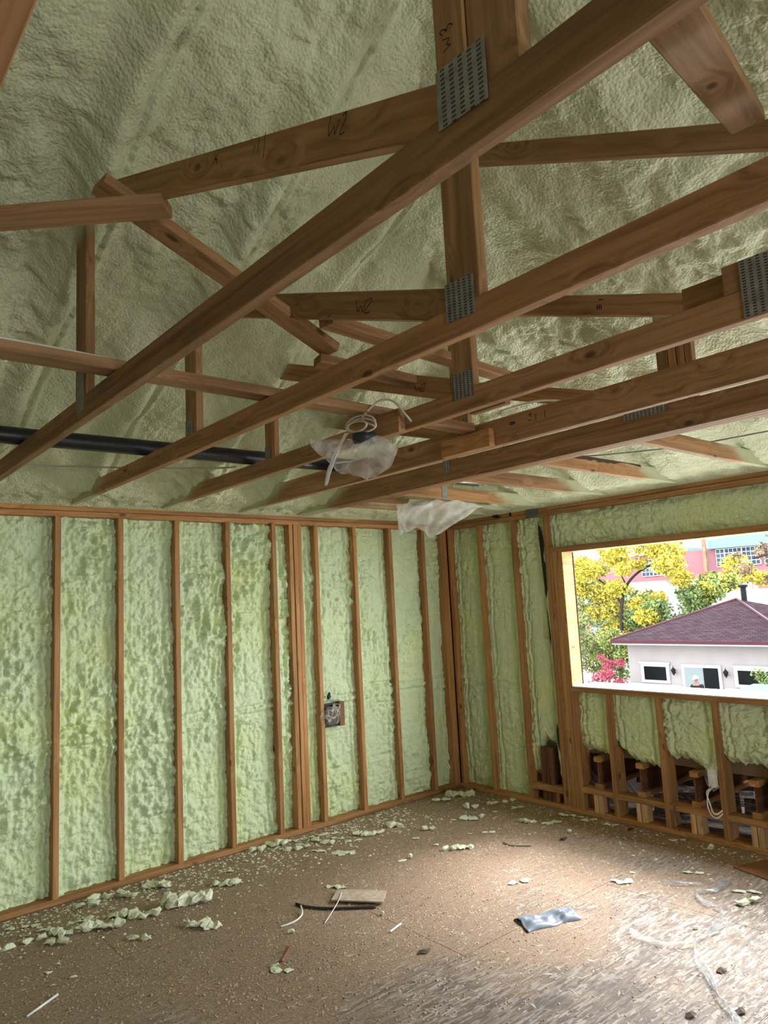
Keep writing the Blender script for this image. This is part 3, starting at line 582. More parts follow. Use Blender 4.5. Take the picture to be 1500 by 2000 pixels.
web(t3, x3, (-4.045, ZF+0.0885+0.044), (-5.0, ZF+0.0885+0.044), 0.087, 'splice_board')
plate(t3, XL[3]-0.0005, -2.945, -3.060, 2.530, 2.635, -0.002); plate(t3, XL[3]-0.0005, -1.475, -1.53, 2.49, 2.63); plate(t3, XL[3]-0.0005, -4.095, -4.50, 2.482, 2.650)
MB().lumber((x3+0.05, -3.90, 2.61), (x3+0.05, -4.3, 2.61), (0, 0, 1), 0.089, 0.038).build('splice_board', 'truss_wood', t3)
t4, x4 = truss(4, 'fourth roof truss, deep chord with a short block nailed to its side', 0.132)
web(t4, x4, (-2.395, ZF+0.13), (-2.395, 3.55), 0.112, 'vertical_web'); w4 = web(t4, x4, (-4.4, 2.57), (-2.42, 3.27), 0.089, 'diagonal_web'); web(t4, x4, (-2.36, 2.60), (-1.20, 2.93), 0.089, 'diagonal_web')
ink(t4.children[0], XL[4]-0.0035, INK[4], 0.0035); ink(w4, XL[4]-0.0008, INK['4w'], 0.004)
plate(t4, XL[4]-0.0045, -2.36, -2.46, 2.585, 2.66)
MB().lumber((XL[4]-0.0235, -2.292, 2.517), (XL[4]-0.0235, -2.625, 2.517), (0, 0, 1), 0.089, 0.038).build('nailed_block', 'stud_wood', t4)
t5, x5 = truss(5, 'hip girder truss of stacked plies, lowest and deepest of the long chords', 0.132, 3)
web(t5, x5, (-1.78, ZF+0.13), (-1.78, 3.2), 0.112, 'vertical_web'); web(t5, x5, (-3.2, 2.62), (-1.80, 3.08), 0.089, 'diagonal_web')
for i, yy in enumerate((-3.245, -3.295, -3.335, -3.375)): web(t5, x5, (yy, ZF+0.13), (yy, 3.19), (0.055, 0.036, 0.036, 0.036)[i], 'vertical_web', off=0.002*i)
plate(t5, XL[5]-0.0045, -3.02, -3.25, 2.575, 2.625); plate(t5, XL[5]-0.0045, -1.745, -1.80, 2.53, 2.61)
# jack trusses from the girder to the right wall
for i, y in enumerate(JACK_Y):
    j = empty('jack_joist', (-0.8, y, ZF), 'short joist from girder to right wall, ' + ('first from the corner, behind the milky plastic', 'second from the corner, beside the white pipe', 'third from the corner', 'fourth from the corner, ragged bark edge', 'fifth from the corner, clean edge over the window', 'sixth from the corner')[i], 'joist', 'jack joists of the hip')
    MB().lumber((XL[5]+0.117, y, ZF+0.0445), (0.12, y, ZF+0.0445), (0, 0, 1), 0.089, 0.038, segs=6, wob=0.002).build('joist_board', 'truss_wood', j)
    if i == 3:   # waney bark edge
        mb = MB(); V, F = [], []
        for q in range(24):
            xx = -1.58+q*0.045; hh = 0.012+0.012*abs(math.sin(q*1.7))+0.008*random.random()
            V += [(xx, y-0.0205, ZF+0.0890-hh), (xx, y-0.021, ZF+0.0905), (xx, y+0.018, ZF+0.0915)]
        for q in range(23): F += [(3*q, 3*q+3, 3*q+4, 3*q+1), (3*q+1, 3*q+4, 3*q+5, 3*q+2)]
        mb.add(V, F); mb.build('bark_edge', 'leaf_brown', j)
    if i == 1:
        MB().box((-1.215, y-0.0225, ZF-0.0), (-1.165, y-0.0192, ZF+0.088)).build('steel_strap', 'plate_steel', j)
MB().lumber((-1.62, -0.86, 2.50), (0.1, -0.83, 2.50), (0, 0, 1), 0.038, 0.06).build('tie_board', 'truss_wood', None, label='rough reddish board lying low under the foam near the corner', cat='board')

# loose bracing boards ------------------------------------------------
GB = 'bracing boards nailed across the trusses'
def brace(p0, p1, da, ta, tb, label): return MB().lumber(p0, p1, da, ta, tb).build('brace_board', 'truss_wood', None, label=label, cat='board', group=GB)
brace((-6.4, -2.485, ZF+0.0915+0.019), (-2.30, -2.485, ZF+0.0915+0.019), (0, 1, 0), 0.089, 0.038, 'long flat brace lying across the first four lower chords, with a cable along it')
A0, A1 = np.array((-4.2, -2.741, 3.09)), np.array((-3.25, -2.633, 2.771))
brace(A0-(A1-A0)*0.02, A1, (0, 1, -0.1), 0.089, 0.038, 'diagonal brace slanting down right under the upper left webs')
brace((-5.2, -1.834, 3.0), (-4.061, -2.896, 3.0), (0, 0, 1), 0.038, 0.089, 'horizontal brace at the upper left, its sawn end under the diagonal')
brace((-3.44, -2.86, 2.775), (-2.24, -2.72, 2.80), (0, 1, 0), 0.075, 0.038, 'brace behind the middle vertical webs, sloping gently down right')
brace((-3.3, -2.60, 2.728), (-2.5, -2.78, 2.645), (0, 0, 1), 0.038, 0.08, 'short brace end poking out left above the second truss chord')
brace((-4.06, -4.47, 2.60), (-2.96, -4.19, 3.00), (0, 1, 0), 0.089, 0.038, 'short diagonal brace at the upper right, wide pale face toward the floor')
MB().lumber((-2.9055, -2.50, ZF+0.038), (-2.9055, -2.655, ZF+0.038), (0, 0, 1), 0.105, 0.038).build('block', 'truss_wood', None, label='short wood block beside the third chord, behind the coiled cable', cat='block')
MB().lumber((-2.30, -2.52, ZF+0.20), (-2.30, -2.75, ZF+0.20), (0, 0, 1), 0.05, 0.038).build('block', 'truss_wood', None, label='little dark block sitting on the fourth chord behind the nailed block', cat='block')

# ------------------------------------------------------------------ pipes and cables overhead
pr = MB(); pr.tube([(-6.8, -1.235, 2.612), (-4.2, -1.235, 2.612), (-2.9, -1.29, 2.612), (-2.05, -1.34, 2.615)], 0.042, 18)
pipe = pr.build('drain_pipe', 'black_plastic', None, True, label='long black plastic drain pipe lying over the chords along the left wall', cat='pipe')
pr = MB(); pr.tube([(-1.5, -1.10, 2.60), (-1.18, -1.32, 2.60), (-0.98, -1.46, 2.585)], 0.022, 14); pp = pr.build('vent_pipe', 'white_plastic', None, True, label='short white plastic pipe above the joists near the corner', cat='pipe')
MB().tube([(-1.0, -1.445, 2.5865), (-0.955, -1.478, 2.583)], 0.030, 14).build('pipe_socket', 'white_plastic', pp, True)
MB().tube(smooth_path([(-1.6, -1.15, 2.585), (-1.4, -1.2, 2.592), (-1.15, -1.22, 2.59), (-0.9, -1.27, 2.58)]), 0.008, 8).build('cable', 'black_plastic', None, True, label='dark cable running beside the short white pipe', cat='cable')
MB().tube(smooth_path([(-6.3, -2.47, 2.616), (-4.9, -2.50, 2.6155), (-4.5, -2.51, 2.6155), (-4.2, -2.50, 2.616), (-4.05, -2.47, 2.618), (-3.9, -2.42, 2.60)]), 0.0065, 8).build('cable', 'cable_white', None, True, label='white cable stapled along the long flat brace at the left', cat='cable')
MB().tube(smooth_path([(-4.3, -0.62, 2.60), (-3.9, -0.66, 2.592), (-3.6, -0.68, 2.605), (-3.3, -0.86, 2.59), (-2.98, -1.1, 2.575), (-2.92, -1.2, 2.57)]), 0.005, 8).build('cable', 'cable_grey', None, True, label='thin grey cable sagging below the black pipe', cat='cable')
MB().tube(smooth_path([(-2.6, -1.15, 2.585), (-2.45, -1.25, 2.60), (-2.25, -1.42, 2.62), (-2.05, -1.6, 2.63)]), 0.005, 8).build('cable', 'cable_white', None, True, label='pale cable between the third and fourth chords', cat='cable')
MB().tube(smooth_path([(-1.5, -2.1, 2.60), (-1.1, -2.28, 2.595), (-0.8, -2.75, 2.588), (-0.75, -3.1, 2.582), (-0.70, -3.6, 2.585)]), 0.005, 8).build('cable', 'cable_grey', None, True, label='thin cable crossing the short joists above the window', cat='cable')
MB().tube(smooth_path([(-2.2, -2.62, 2.66), (-2.0, -2.72, 2.72), (-1.85, -2.85, 2.70), (-1.8, -3.0, 2.66)]), 0.006, 8).build('cable', 'cable_white', None, True, label='short white cable arching behind the fourth chord', cat='cable')

# ------------------------------------------------------------------ hanging plastic
def sheet(name, corners, nu, nv, fold, m, parent=None, seed=0, **k):
    """draped sheet between rows of points: corners = list of rows (each a list of points)"""
    rows = [smooth_path(r, max(1, nu//(len(r)-1))) for r in corners]; R = np.array(rows); nr = R.shape[0]
    V = []
    cols = [smooth_path(R[:, i], max(1, nv//(nr-1))) for i in range(R.shape[1])]
    A = np.array(cols).transpose(1, 0, 2); nvv, nuu = A.shape[:2]
    U, W = np.meshgrid(np.linspace(0, 1, nuu), np.linspace(0, 1, nvv))
    dn = np.stack([0*U+1, 0*U+0.5, 0*U], -1)
    A = A+dn*(fold*(np.sin(U*34+seed+2*np.sin(W*3))*(0.3+W)+1.3*fbm(U*5+seed, W*4, 3, 70+seed)))[..., None]
    A[..., 2] += fold*1.2*fbm(U*9+seed, W*3+seed, 2, 90+seed)
    me_V = A.reshape(-1, 3); o = np.array([me_V[:, 0].mean(), me_V[:, 1].mean(), me_V[:, 2].min()])
    me = mesh_np(name, me_V-o, grid_faces(nuu, nvv), m, True)
    return link(name, me, parent, tuple(o.tolist()), **k)
lamp = empty('bagged_lamp', (-3.0, -2.48, 2.27), 'coiled white cable with a clear plastic bag hanging under the third chord', 'lamp bag')
cp = []
for i in range(60):
    a = i/60*2*math.pi*2.6; q = i/60; cp.append((-3.02+0.015*math.sin(a*0.5), -2.50+(0.085+0.015*math.sin(q*9))*math.cos(a), 2.505+(0.030+0.012*math.cos(q*7))*math.sin(a)+0.03*math.cos(a)*0.4+0.015*q))
MB().tube(cp, 0.0042, 8).build('coiled_cable', 'cable_white', lamp, True)
MB().tube(smooth_path([cp[-1], (-3.0, -2.50, 2.545), (-2.98, -2.56, 2.597), (-2.965, -2.61, 2.612), (-2.945, -2.66, 2.59), (-2.93, -2.705, 2.53), (-2.90, -2.71, 2.50)]), 0.0048, 8).build('cable', 'cable_white', lamp, True)
MB().lathe([(0.0, 0), (0.045, 0.002), (0.055, 0.02), (0.055, 0.045), (0.0, 0.05)], (-2.985, -2.49, 2.435), 14).build('lamp_box', 'bag_dark', lamp, True)
sheet('plastic_bag', [[(-3.05, -2.16, 2.515), (-2.99, -2.33, 2.49), (-2.95, -2.47, 2.475), (-2.97, -2.61, 2.44), (-3.0, -2.725, 2.37)],
                      [(-3.05, -2.185, 2.465), (-3.09, -2.33, 2.43), (-3.06, -2.47, 2.415), (-3.04, -2.60, 2.385), (-3.0, -2.70, 2.33)],
                      [(-3.02, -2.27, 2.40), (-3.08, -2.36, 2.365), (-3.05, -2.46, 2.35), (-3.02, -2.57, 2.325), (-2.99, -2.66, 2.30)],
                      [(-3.0, -2.30, 2.345), (-3.05, -2.38, 2.325), (-3.02, -2.45, 2.30), (-3.0, -2.51, 2.272), (-2.98, -2.56, 2.28)]], 40, 30, 0.005, 'clear_film', lamp, 1)
sheet('bag_flap', [[(-3.10, -2.50, 2.47), (-3.10, -2.525, 2.465)], [(-3.11, -2.45, 2.41), (-3.11, -2.478, 2.41)], [(-3.10, -2.37, 2.335), (-3.10, -2.395, 2.335)], [(-3.08, -2.305, 2.27), (-3.08, -2.345, 2.275)]], 6, 24, 0.004, 'milky_film', lamp, 2)
lamp2 = empty('bagged_lamp', (-1.3, -1.15, 2.19), 'crumpled milky plastic sheet hanging under the joists near the corner', 'lamp bag')
sheet('plastic_bag', [[(-1.28, -0.77, 2.535), (-1.25, -0.98, 2.495), (-1.22, -1.15, 2.47), (-1.26, -1.40, 2.425), (-1.3, -1.69, 2.345)],
                      [(-1.30, -0.765, 2.45), (-1.36, -0.97, 2.42), (-1.38, -1.15, 2.395), (-1.34, -1.35, 2.365), (-1.3, -1.58, 2.32)],
                      [(-1.30, -0.77, 2.34), (-1.38, -0.93, 2.335), (-1.37, -1.09, 2.30), (-1.33, -1.25, 2.29), (-1.3, -1.40, 2.275)],
                      [(-1.30, -0.785, 2.245), (-1.34, -0.90, 2.255), (-1.33, -1.02, 2.27), (-1.30, -1.12, 2.195), (-1.28, -1.17, 2.20)]], 56, 34, 0.010, 'milky_film', lamp2, 5)
MB().lathe([(0.0, 0), (0.06, 0.002), (0.075, 0.02), (0.075, 0.04), (0.0, 0.045)], (-1.25, -1.02, 2.425), 14).build('lamp_box', 'white_plastic', lamp2, True)

# electrical box on the left wall ---------------------------------------
ob = empty('electrical_box', (-1.44, 0.0, 0.75), 'electrical box with crumpled plastic and wires on the left wall', 'electrical box')
MB().box((-1.372, -0.012, 0.752), (-1.325, 0.05, 0.945)).build('box_side', 'hardboard', ob)
MB().box((-1.50, 0.012, 0.755), (-1.372, 0.05, 0.94)).build('box_back', 'black_plastic', ob)
sheet('plastic_cover', [[(-1.53, -0.02, 0.90), (-1.46, -0.045, 0.93), (-1.38, -0.03, 0.90)], [(-1.575, -0.02, 0.85), (-1.46, -0.07, 0.86), (-1.38, -0.04, 0.85)], [(-1.54, -0.02, 0.77), (-1.46, -0.06, 0.785), (-1.40, -0.03, 0.79)]], 18, 14, 0.012, 'clear_film', ob, 8)
for q in range(6):
    a = q*1.05; MB().tube(smooth_path([(-1.47, 0.0, 0.80), (-1.48+0.05*math.cos(a), -0.04, 0.86+0.04*math.sin(a)), (-1.44+0.04*math.cos(a+1.3), -0.055, 0.88+0.05*math.sin(a*1.4)), (-1.42, 0.0, 0.93)]), 0.004, 6).build('wire', 'cable_white', ob, True)
shard_pts = [(-1.455, 1.03), (-1.475, 1.00), (-1.470, 0.975), (-1.448, 0.99)]
mb = MB(); mb.add([(x, -0.002, z) for x, z in shard_pts]+[(x, 0.02, z) for x, z in shard_pts], [(0, 1, 2, 3), (7, 6, 5, 4), (0, 4, 5, 1), (1, 5, 6, 2), (2, 6, 7, 3), (3, 7, 4, 0)]); mb.build('cavity', 'black_membrane', ob)

# boxed cable on the sill wall -------------------------------------------
cb = empty('cable_box', (-0.02, -2.43, 0.25), 'plastic wrapped box on the sill wall stud with a white cable loop', 'cable box')
sheet('plastic_wrap', [[(-0.01, -2.37, 0.52), (-0.03, -2.42, 0.545), (-0.02, -2.465, 0.52)], [(-0.02, -2.36, 0.44), (-0.07, -2.41, 0.45), (-0.03, -2.46, 0.44)], [(-0.01, -2.38, 0.37), (-0.03, -2.42, 0.36), (-0.02, -2.46, 0.38)]], 14, 14, 0.008, 'clear_film', cb, 12)
MB().box((-0.035, -2.445, 0.385), (-0.004, -2.395, 0.50)).build('box_body', 'white_plastic', cb)
for q in range(2):
    MB().tube(smooth_path([(-0.02, -2.425, 0.385), (-0.03, -2.385+0.012*q, 0.345), (-0.035, -2.372+0.018*q*-1, 0.26+0.01*q), (-0.035, -2.395-0.01*q, 0.195+0.022*q), (-0.03, -2.43, 0.185+0.025*q), (-0.012, -2.46, 0.215+0.02*q)]), 0.0048, 8).build('cable_loop', 'white_plastic', cb, True)
mb = MB()
for q in range(11): mb.lathe([(0, -0.006), (0.005, -0.003), (0.005, 0.003), (0, 0.006)], (-0.012, -2.115-0.006*q*0.3, 0.20-0.0155*q), 6)
mb.build('bead_chain', 'nail_steel', None, True, label='short dark bead chain hanging from the low blocking', cat='chain')

# ------------------------------------------------------------------ debris on the floor
SCR = [(-3.44,-0.16,0.132,0.075),(-3.34,-0.13,0.122,0.076),(-3.21,-0.2,0.152,0.084),(-3.01,-0.18,0.212,0.085),(-2.98,-0.58,0.343,0.152),(-2.68,-0.49,0.188,0.068),(-3.47,-0.55,0.246,0.084),(-3.31,-0.5,0.215,0.079),(-3.23,-0.58,0.16,0.085),(-3.66,-0.44,0.149,0.071),(-3.79,-0.43,0.099,0.064),(-3.71,-0.55,0.121,0.055),(-3.37,-0.84,0.101,0.06),(-3.04,-0.94,0.254,0.068),(-3.84,-0.86,0.058,0.039),(-3.76,-1.0,0.048,0.029),(-3.85,-1.0,0.041,0.025),(-3.95,-0.41,0.106,0.063),(-3.85,-0.16,0.074,0.037),(-3.76,-0.21,0.081,0.033),(-3.82,-0.32,0.079,0.029),(-3.71,-0.33,0.09,0.032),(-3.52,-0.35,0.145,0.036),(-2.22,-0.09,0.124,0.075),(-2.06,-0.09,0.168,0.084),(-2.02,-0.26,0.115,0.058),(-1.94,-0.28,0.091,0.066),(-1.79,-0.27,0.126,0.059),(-1.76,-0.38,0.066,0.083),(-1.65,-0.3,0.102,0.042),(-1.92,-0.43,0.105,0.041),(-1.82,-0.6,0.176,0.044),(-1.48,-0.39,0.179,0.077),(-1.4,-0.46,0.094,0.06),(-1.61,-0.44,0.108,0.038),(-2.55,-0.31,0.07,0.039),(-2.38,-0.21,0.064,0.032),(-1.81,-0.13,0.102,0.038),(-1.64,-0.16,0.112,0.043),(-1.92,-0.09,0.109,0.043),(-1.19,-0.43,0.113,0.105),(-1.07,-0.68,0.094,0.077),(-1.28,-0.76,0.075,0.037),(-1.27,-0.96,0.061,0.04),(-1.28,-1.11,0.087,0.064),(-1.19,-1.16,0.144,0.056),(-1.57,-1.03,0.054,0.058),(-1.64,-1.02,0.077,0.039),(-0.82,-1.06,0.084,0.042),(-0.93,-0.98,0.059,0.029),(-2.22,-1.06,0.143,0.043),(-2.75,-1.38,0.064,0.045),(-2.27,-1.57,0.036,0.066),(-3.0,-1.62,0.066,0.024),(-3.0,-1.69,0.101,0.033),(-0.24,-0.21,0.296,0.089),(-0.45,-0.54,0.112,0.084),(-0.68,-0.73,0.133,0.053),(-0.58,-0.77,0.063,0.063),(-0.41,-0.76,0.064,0.046),(-0.24,-0.59,0.085,0.047),(-0.46,-0.19,0.135,0.067),(-0.45,-1.13,0.149,0.061),(-0.35,-1.28,0.166,0.044),(-0.12,-1.28,0.081,0.045),(-0.15,-1.23,0.072,0.054),(-0.1,-1.45,0.107,0.04),(-0.09,-1.64,0.096,0.039),(-0.44,-1.51,0.051,0.059),(-0.09,-2.16,0.092,0.038),(-0.13,-2.41,0.073,0.082),(-0.58,-2.52,0.105,0.034),(-0.82,-2.25,0.052,0.03),(-0.65,-2.87,0.13,0.033),(-0.79,-2.94,0.134,0.07),(-0.99,-2.29,0.144,0.043),(-1.4,-1.83,0.122,0.036),(-1.34,-1.86,0.05,0.043),(-1.27,-2.88,0.052,0.045),(-0.09,-0.65,0.106,0.048),(-0.19,-0.82,0.102,0.037),(-0.78,-0.66,0.071,0.035),(-0.08,-1.36,0.063,0.041)]
SPECIAL = {4: 'largest lumpy foam scrap, long and bright, off the left wall', 13: 'flat dark-edged foam slab lying apart from the left wall pile', 40: 'upright foam lump standing near the middle of the left wall', 41: 'round foam lump alone on the open floor toward the corner', 45: 'pale foam flake pair in the middle of the lit floor', 50: 'foam crumble behind the wooden card', 51: 'small white foam nub beside the curved white wire', 52: 'small white foam plug at the right end of the black cable', 54: 'foam splinter on the brown sawdust, lower middle of the floor', 55: 'broad foam slab lying in the far corner', 62: 'flat foam flake in the dark strip below the window post', 70: 'foam flake standing against the sill wall plate', 74: 'leaf shaped foam scrap at the right edge of the shadow', 75: 'crumbled foam flakes on the shadow edge at the right', 31: 'thin pointed foam sliver in front of the wall pile', 12: 'small foam lump in front of the left pile', 6: 'long foam strip in the left pile', 32: 'foam chunk at the right end of the wall pile', 3: 'foam chunk against the bottom plate above the large scrap', 78: 'small white foam crumb left of the plastic strip', 76: 'foam crumb cluster alone on the bright floor'}
import bmesh
def scrap_mesh(i, w_, h_):
    """broken foam chunk: a few jagged hulls fused along the long axis"""
    rg = np.random.default_rng(100+i); bm = bmesh.new(); k = 1 if w_ < 0.08 else 2 if w_ < 0.14 else 4 if w_ < 0.25 else 7
    flat = h_ < 0.045; hz = max(0.010, h_*(0.30 if flat else 0.55)); a = -0.70+rg.uniform(-0.35, 0.35)
    for q in range(k):
        u = 0 if k == 1 else (q/(k-1)-0.5)*w_*0.62; r = w_*(0.5 if k == 1 else 0.62/k+0.10); n = 16
        p = rg.normal(size=(n, 3)); p /= np.linalg.norm(p, axis=1)[:, None]; p *= rg.uniform(0.6, 1.0, (n, 1))
        p[:, 0] *= r; p[:, 1] *= min(r, w_*0.34)*rg.uniform(0.6, 1.0); p[:, 2] *= hz*rg.uniform(0.45, 0.62)
        p[:, 0] += u; p[:, 1] += rg.normal()*0.06*w_; p[:, 2] -= p[:, 2].min()
        vs = [bm.verts.new((x*math.cos(a)-y*math.sin(a), x*math.sin(a)+y*math.cos(a), z)) for x, y, z in p]
        r_ = bmesh.ops.convex_hull(bm, input=vs)
        bmesh.ops.delete(bm, geom=[e for e in r_['geom_interior'] if isinstance(e, bmesh.types.BMVert)], context='VERTS')
    bmesh.ops.subdivide_edges(bm, edges=bm.edges[:], cuts=1, use_grid_fill=True)
    for v in bm.verts:
        c = v.co; j = 0.06*w_*float(fbm(np.array(c.x*40+i), np.array(c.y*40+c.z*30), 2, i % 40)); c.x += j; c.y += j*0.7; c.z = max(0.0, c.z+j*0.6)
    me = bpy.data.meshes.new('foam_scrap'); bm.to_mesh(me); bm.free(); me.materials.append(M['scrap_foam']); return me
ORD = ['first', 'second', 'third', 'fourth', 'fifth', 'sixth', 'seventh', 'eighth', 'ninth', 'tenth', 'eleventh', 'twelfth', 'thirteenth', 'fourteenth', 'fifteenth', 'sixteenth', 'seventeenth', 'eighteenth', 'nineteenth', 'twentieth']
groups = {}
for i, (x, y, w_, h_) in enumerate(SCR):
    y = min(y, -0.02-w_*0.40) if x < -0.6 else y; x = min(x, -0.02-w_*0.40)
    if i in SPECIAL: lb, gp = SPECIAL[i], None
    elif y > -0.70 and x < -2.45: lb, gp = 'small foam scrap in the pile at the left wall\'s left part', 'foam scraps along the left part of the left wall'
    elif x < -3.3: lb, gp = 'tiny foam crumb on bare floor at the lower left', 'foam crumbs at the lower left'
    elif y > -0.70 and x < -1.3: lb, gp = 'foam scrap in the heap by the middle of the left wall', 'foam scraps by the middle of the left wall'
    elif x < -0.99: lb, gp = 'foam crumb scattered on the open middle of the floor', 'foam crumbs on the middle of the floor'
    elif y > -1.2: lb, gp = 'foam flake littered in the shaded far corner', 'foam flakes in the far corner'
    else: lb, gp = 'foam flake in the shaded strip along the right wall', 'foam flakes along the right wall'
    o = link('foam_scrap', scrap_mesh(i, w_, h_), None, (x, y, 0.0005), lb, 'foam scrap', gp)
    if gp:
        d_ = Vector((x, y, 0))-Vector(CAM.tolist()); groups.setdefault(gp, []).append((d_.dot(r2)/d_.dot(fw), o))
for gp, l in groups.items():      # left to right as seen from the doorway
    for k, (_, o) in enumerate(sorted(l, key=lambda t: t[0])): o['label'] = o['label']+', '+ORD[k]+' from left'

# crumbs, chips and dust: far too many to count
def crumbs(name, n, m, label, cat, sz, fn, flat=0.6, elong=1.0):
    P = np.array([fn() for _ in range(n)]); S = rng.uniform(sz[0], sz[1], n)**1.0; A = rng.uniform(0, 6.28, n)
    base = np.array([(1, 0, 0), (0, 1, 0), (-1, 0, 0), (0, -1, 0), (0, 0, 1), (0.3, 0.2, 0.8)]); base = base[:5]
    V = np.zeros((n, 5, 3)); jit = rng.uniform(0.6, 1.4, (n, 5, 3))
    b = base[None]*jit; b[:, :4, 2] = 0; b[:, 4, :2] = rng.uniform(-0.3, 0.3, (n, 2)); b[:, :, 0] *= elong
    c, s = np.cos(A)[:, None], np.sin(A)[:, None]
    V[..., 0] = P[:, :1]+S[:, None]*(b[..., 0]*c-b[..., 1]*s); V[..., 1] = P[:, 1:2]+S[:, None]*(b[..., 0]*s+b[..., 1]*c); V[..., 2] = 0.0006+S[:, None]*b[..., 2]*flat
    F = np.array([(0, 1, 4), (1, 2, 4), (2, 3, 4), (3, 0, 4)]); F = (F[None]+(np.arange(n)*5)[:, None, None]).reshape(-1, 3)
    link(name, mesh_np(name, V.reshape(-1, 3), F, m), None, (0, 0, 0), label, cat, None, 'stuff')
def near_left():
    return (-4.2+3.4*random.random(), -0.02-abs(random.gauss(0, 0.30)))
def near_right(): return (-0.02-abs(random.gauss(0, 0.28)), -2.95*random.random())
def anywhere():
    while True:
        x, y = -4.1+4.05*random.random(), -3.5*random.random()-0.02
        if random.random() < 0.25+0.75*min(1, max(0, (y+2.6)/1.6+0.35*vnoise(x*1.5, y*1.5, 77))): return x, y
def lower_right(): return (-3.2+2.6*random.random(), -1.6-2.0*random.random())
crumbs('foam_crumbs', 1500, 'scrap_foam', 'pale green foam crumbs strewn along the left wall', 'foam crumbs', (0.004, 0.013), near_left)
crumbs('foam_crumbs', 420, 'scrap_foam', 'pale green foam crumbs strewn along the sill wall', 'foam crumbs', (0.003, 0.011), near_right)
crumbs('sawdust_crumbs', 12000, 'crumb_tan', 'tan sawdust crumbs scattered over the whole floor', 'sawdust', (0.002, 0.0075), anywhere, 0.8)
crumbs('dark_crumbs', 500, 'crumb_dark', 'small dark crumbs and bits scattered over the floor', 'debris', (0.0015, 0.0055), anywhere, 0.7)
crumbs('wood_chips', 1000, 'chip_wood', 'loose pale wood shavings on the bare boards at the lower right', 'wood chips', (0.003, 0.0075), lower_right, 0.25, 3.5)
crumbs('wood_chips', 500, 'chip_wood', 'wood splinters scattered among the sawdust', 'wood chips', (0.003, 0.006), anywhere, 0.4, 4.0)

def slab(name, pts, z0, t, m, curl=0.0, **k):
    n = len(pts); V = [(x, y, z0+curl*(i % 2)) for i, (x, y) in enumerate(pts)]+[(x, y, z0+t+curl*(i % 2)) for i, (x, y) in enumerate(pts)]
    mb = MB(); mb.add(V, [tuple(range(n-1, -1, -1)), tuple(range(n, 2*n))]+[(i, (i+1) % n, n+(i+1) % n, n+i) for i in range(n)]); return mb.build(name, m, None, **k)
slab('wood_card', [(-2.254, -1.125), (-2.375, -1.224), (-2.185, -1.471), (-2.064, -1.365)], 0.012, 0.008, 'card_wood', label='thin rectangular wooden card lying on debris, middle of the floor', cat='wood piece')
slab('hardboard_piece', [(-0.075, -2.752), (-0.34, -2.652), (-0.405, -2.884), (-0.169, -2.966)], 0.001, 0.006, 'hardboard', label='reddish brown hardboard piece on the floor at the right edge', cat='wood piece')
MB().tube(smooth_path([(x, y, 0.008) for x, y in [(-2.536, -1.092), (-2.514, -1.178), (-2.444, -1.284), (-2.358, -1.366), (-2.24, -1.475)]]), 0.0075, 10).build('cable_scrap', 'crumb_dark', None, True, label='curved black cable offcut under the wooden card', cat='cable')
MB().tube(smooth_path([(-2.547, -1.163, 0.02), (-2.596, -1.249, 0.012), (-2.67, -1.284, 0.006), (-2.758, -1.282, 0.005)]), 0.0045, 8).build('wire_scrap', 'white_plastic', None, True, label='curved white wire offcut left of the wooden card', cat='wire')
MB().tube(smooth_path([(-2.283, -1.205, 0.026), (-2.40, -1.31, 0.022), (-2.564, -1.424, 0.004)]), 0.0025, 8).build('wire_scrap', 'white_plastic', None, True, label='thin straight white wire lying across the wooden card', cat='wire')
MB().tube([(-4.023, -1.217, 0.006), (-3.867, -1.123, 0.006)], 0.0055, 8).build('stick', 'white_plastic', None, True, label='straight white stick at the lower left corner', cat='stick')
MB().lumber((-2.382, -1.767, 0.006), (-2.279, -1.736, 0.006), (0, 0, 1), 0.008, 0.012).build('stick', 'white_plastic', None, label='short white stick below the wooden card', cat='stick')
MB().lumber((-2.961, -1.618, 0.006), (-2.843, -1.513, 0.006), (0, 0, 1), 0.008, 0.014).build('stick', 'hardboard', None, label='reddish wood splinter left of the floor middle', cat='stick')
MB().tube(smooth_path([(-0.923, -1.301, 0.01), (-0.93, -1.378, 0.006), (-0.845, -1.486, 0.008)]), 0.006, 8).build('wire_scrap', 'cable_grey', None, True, label='short grey curved cable offcut at the edge of the shadow', cat='cable')
for q, (x, y, lb) in enumerate([(-1.589, -3.161, 'dark brown curled leaf right of the plastic strip'), (-2.013, -3.231, 'dark curled leaf at the bottom right, left of the strip'), (-1.85, -3.355, 'dark leaf touching the lower end of the plastic strip'), (-0.10, -1.80, 'dark debris clump by the sill wall plate'), (-0.59, -1.567, 'flat dark splinter in the shaded floor strip'), (-2.40, -2.05, 'small dark clod on the middle of the floor')]):
    rg = np.random.default_rng(q); n = 10; V = [(x, y, 0.014)]+[(x+0.035*math.cos(a*0.628)*rg.uniform(.6, 1.2), y+0.02*math.sin(a*0.628)*rg.uniform(.6, 1.2), 0.002+0.010*rg.random()) for a in range(n)]+[(x, y, 0.0005)]
    mb = MB(); mb.add(V, [(0, 1+a, 1+(a+1) % n) for a in range(n)]+[(n+1, 1+(a+1) % n, 1+a) for a in range(n)]); mb.build('dry_leaf', 'leaf_brown', None, label=lb, cat='debris')
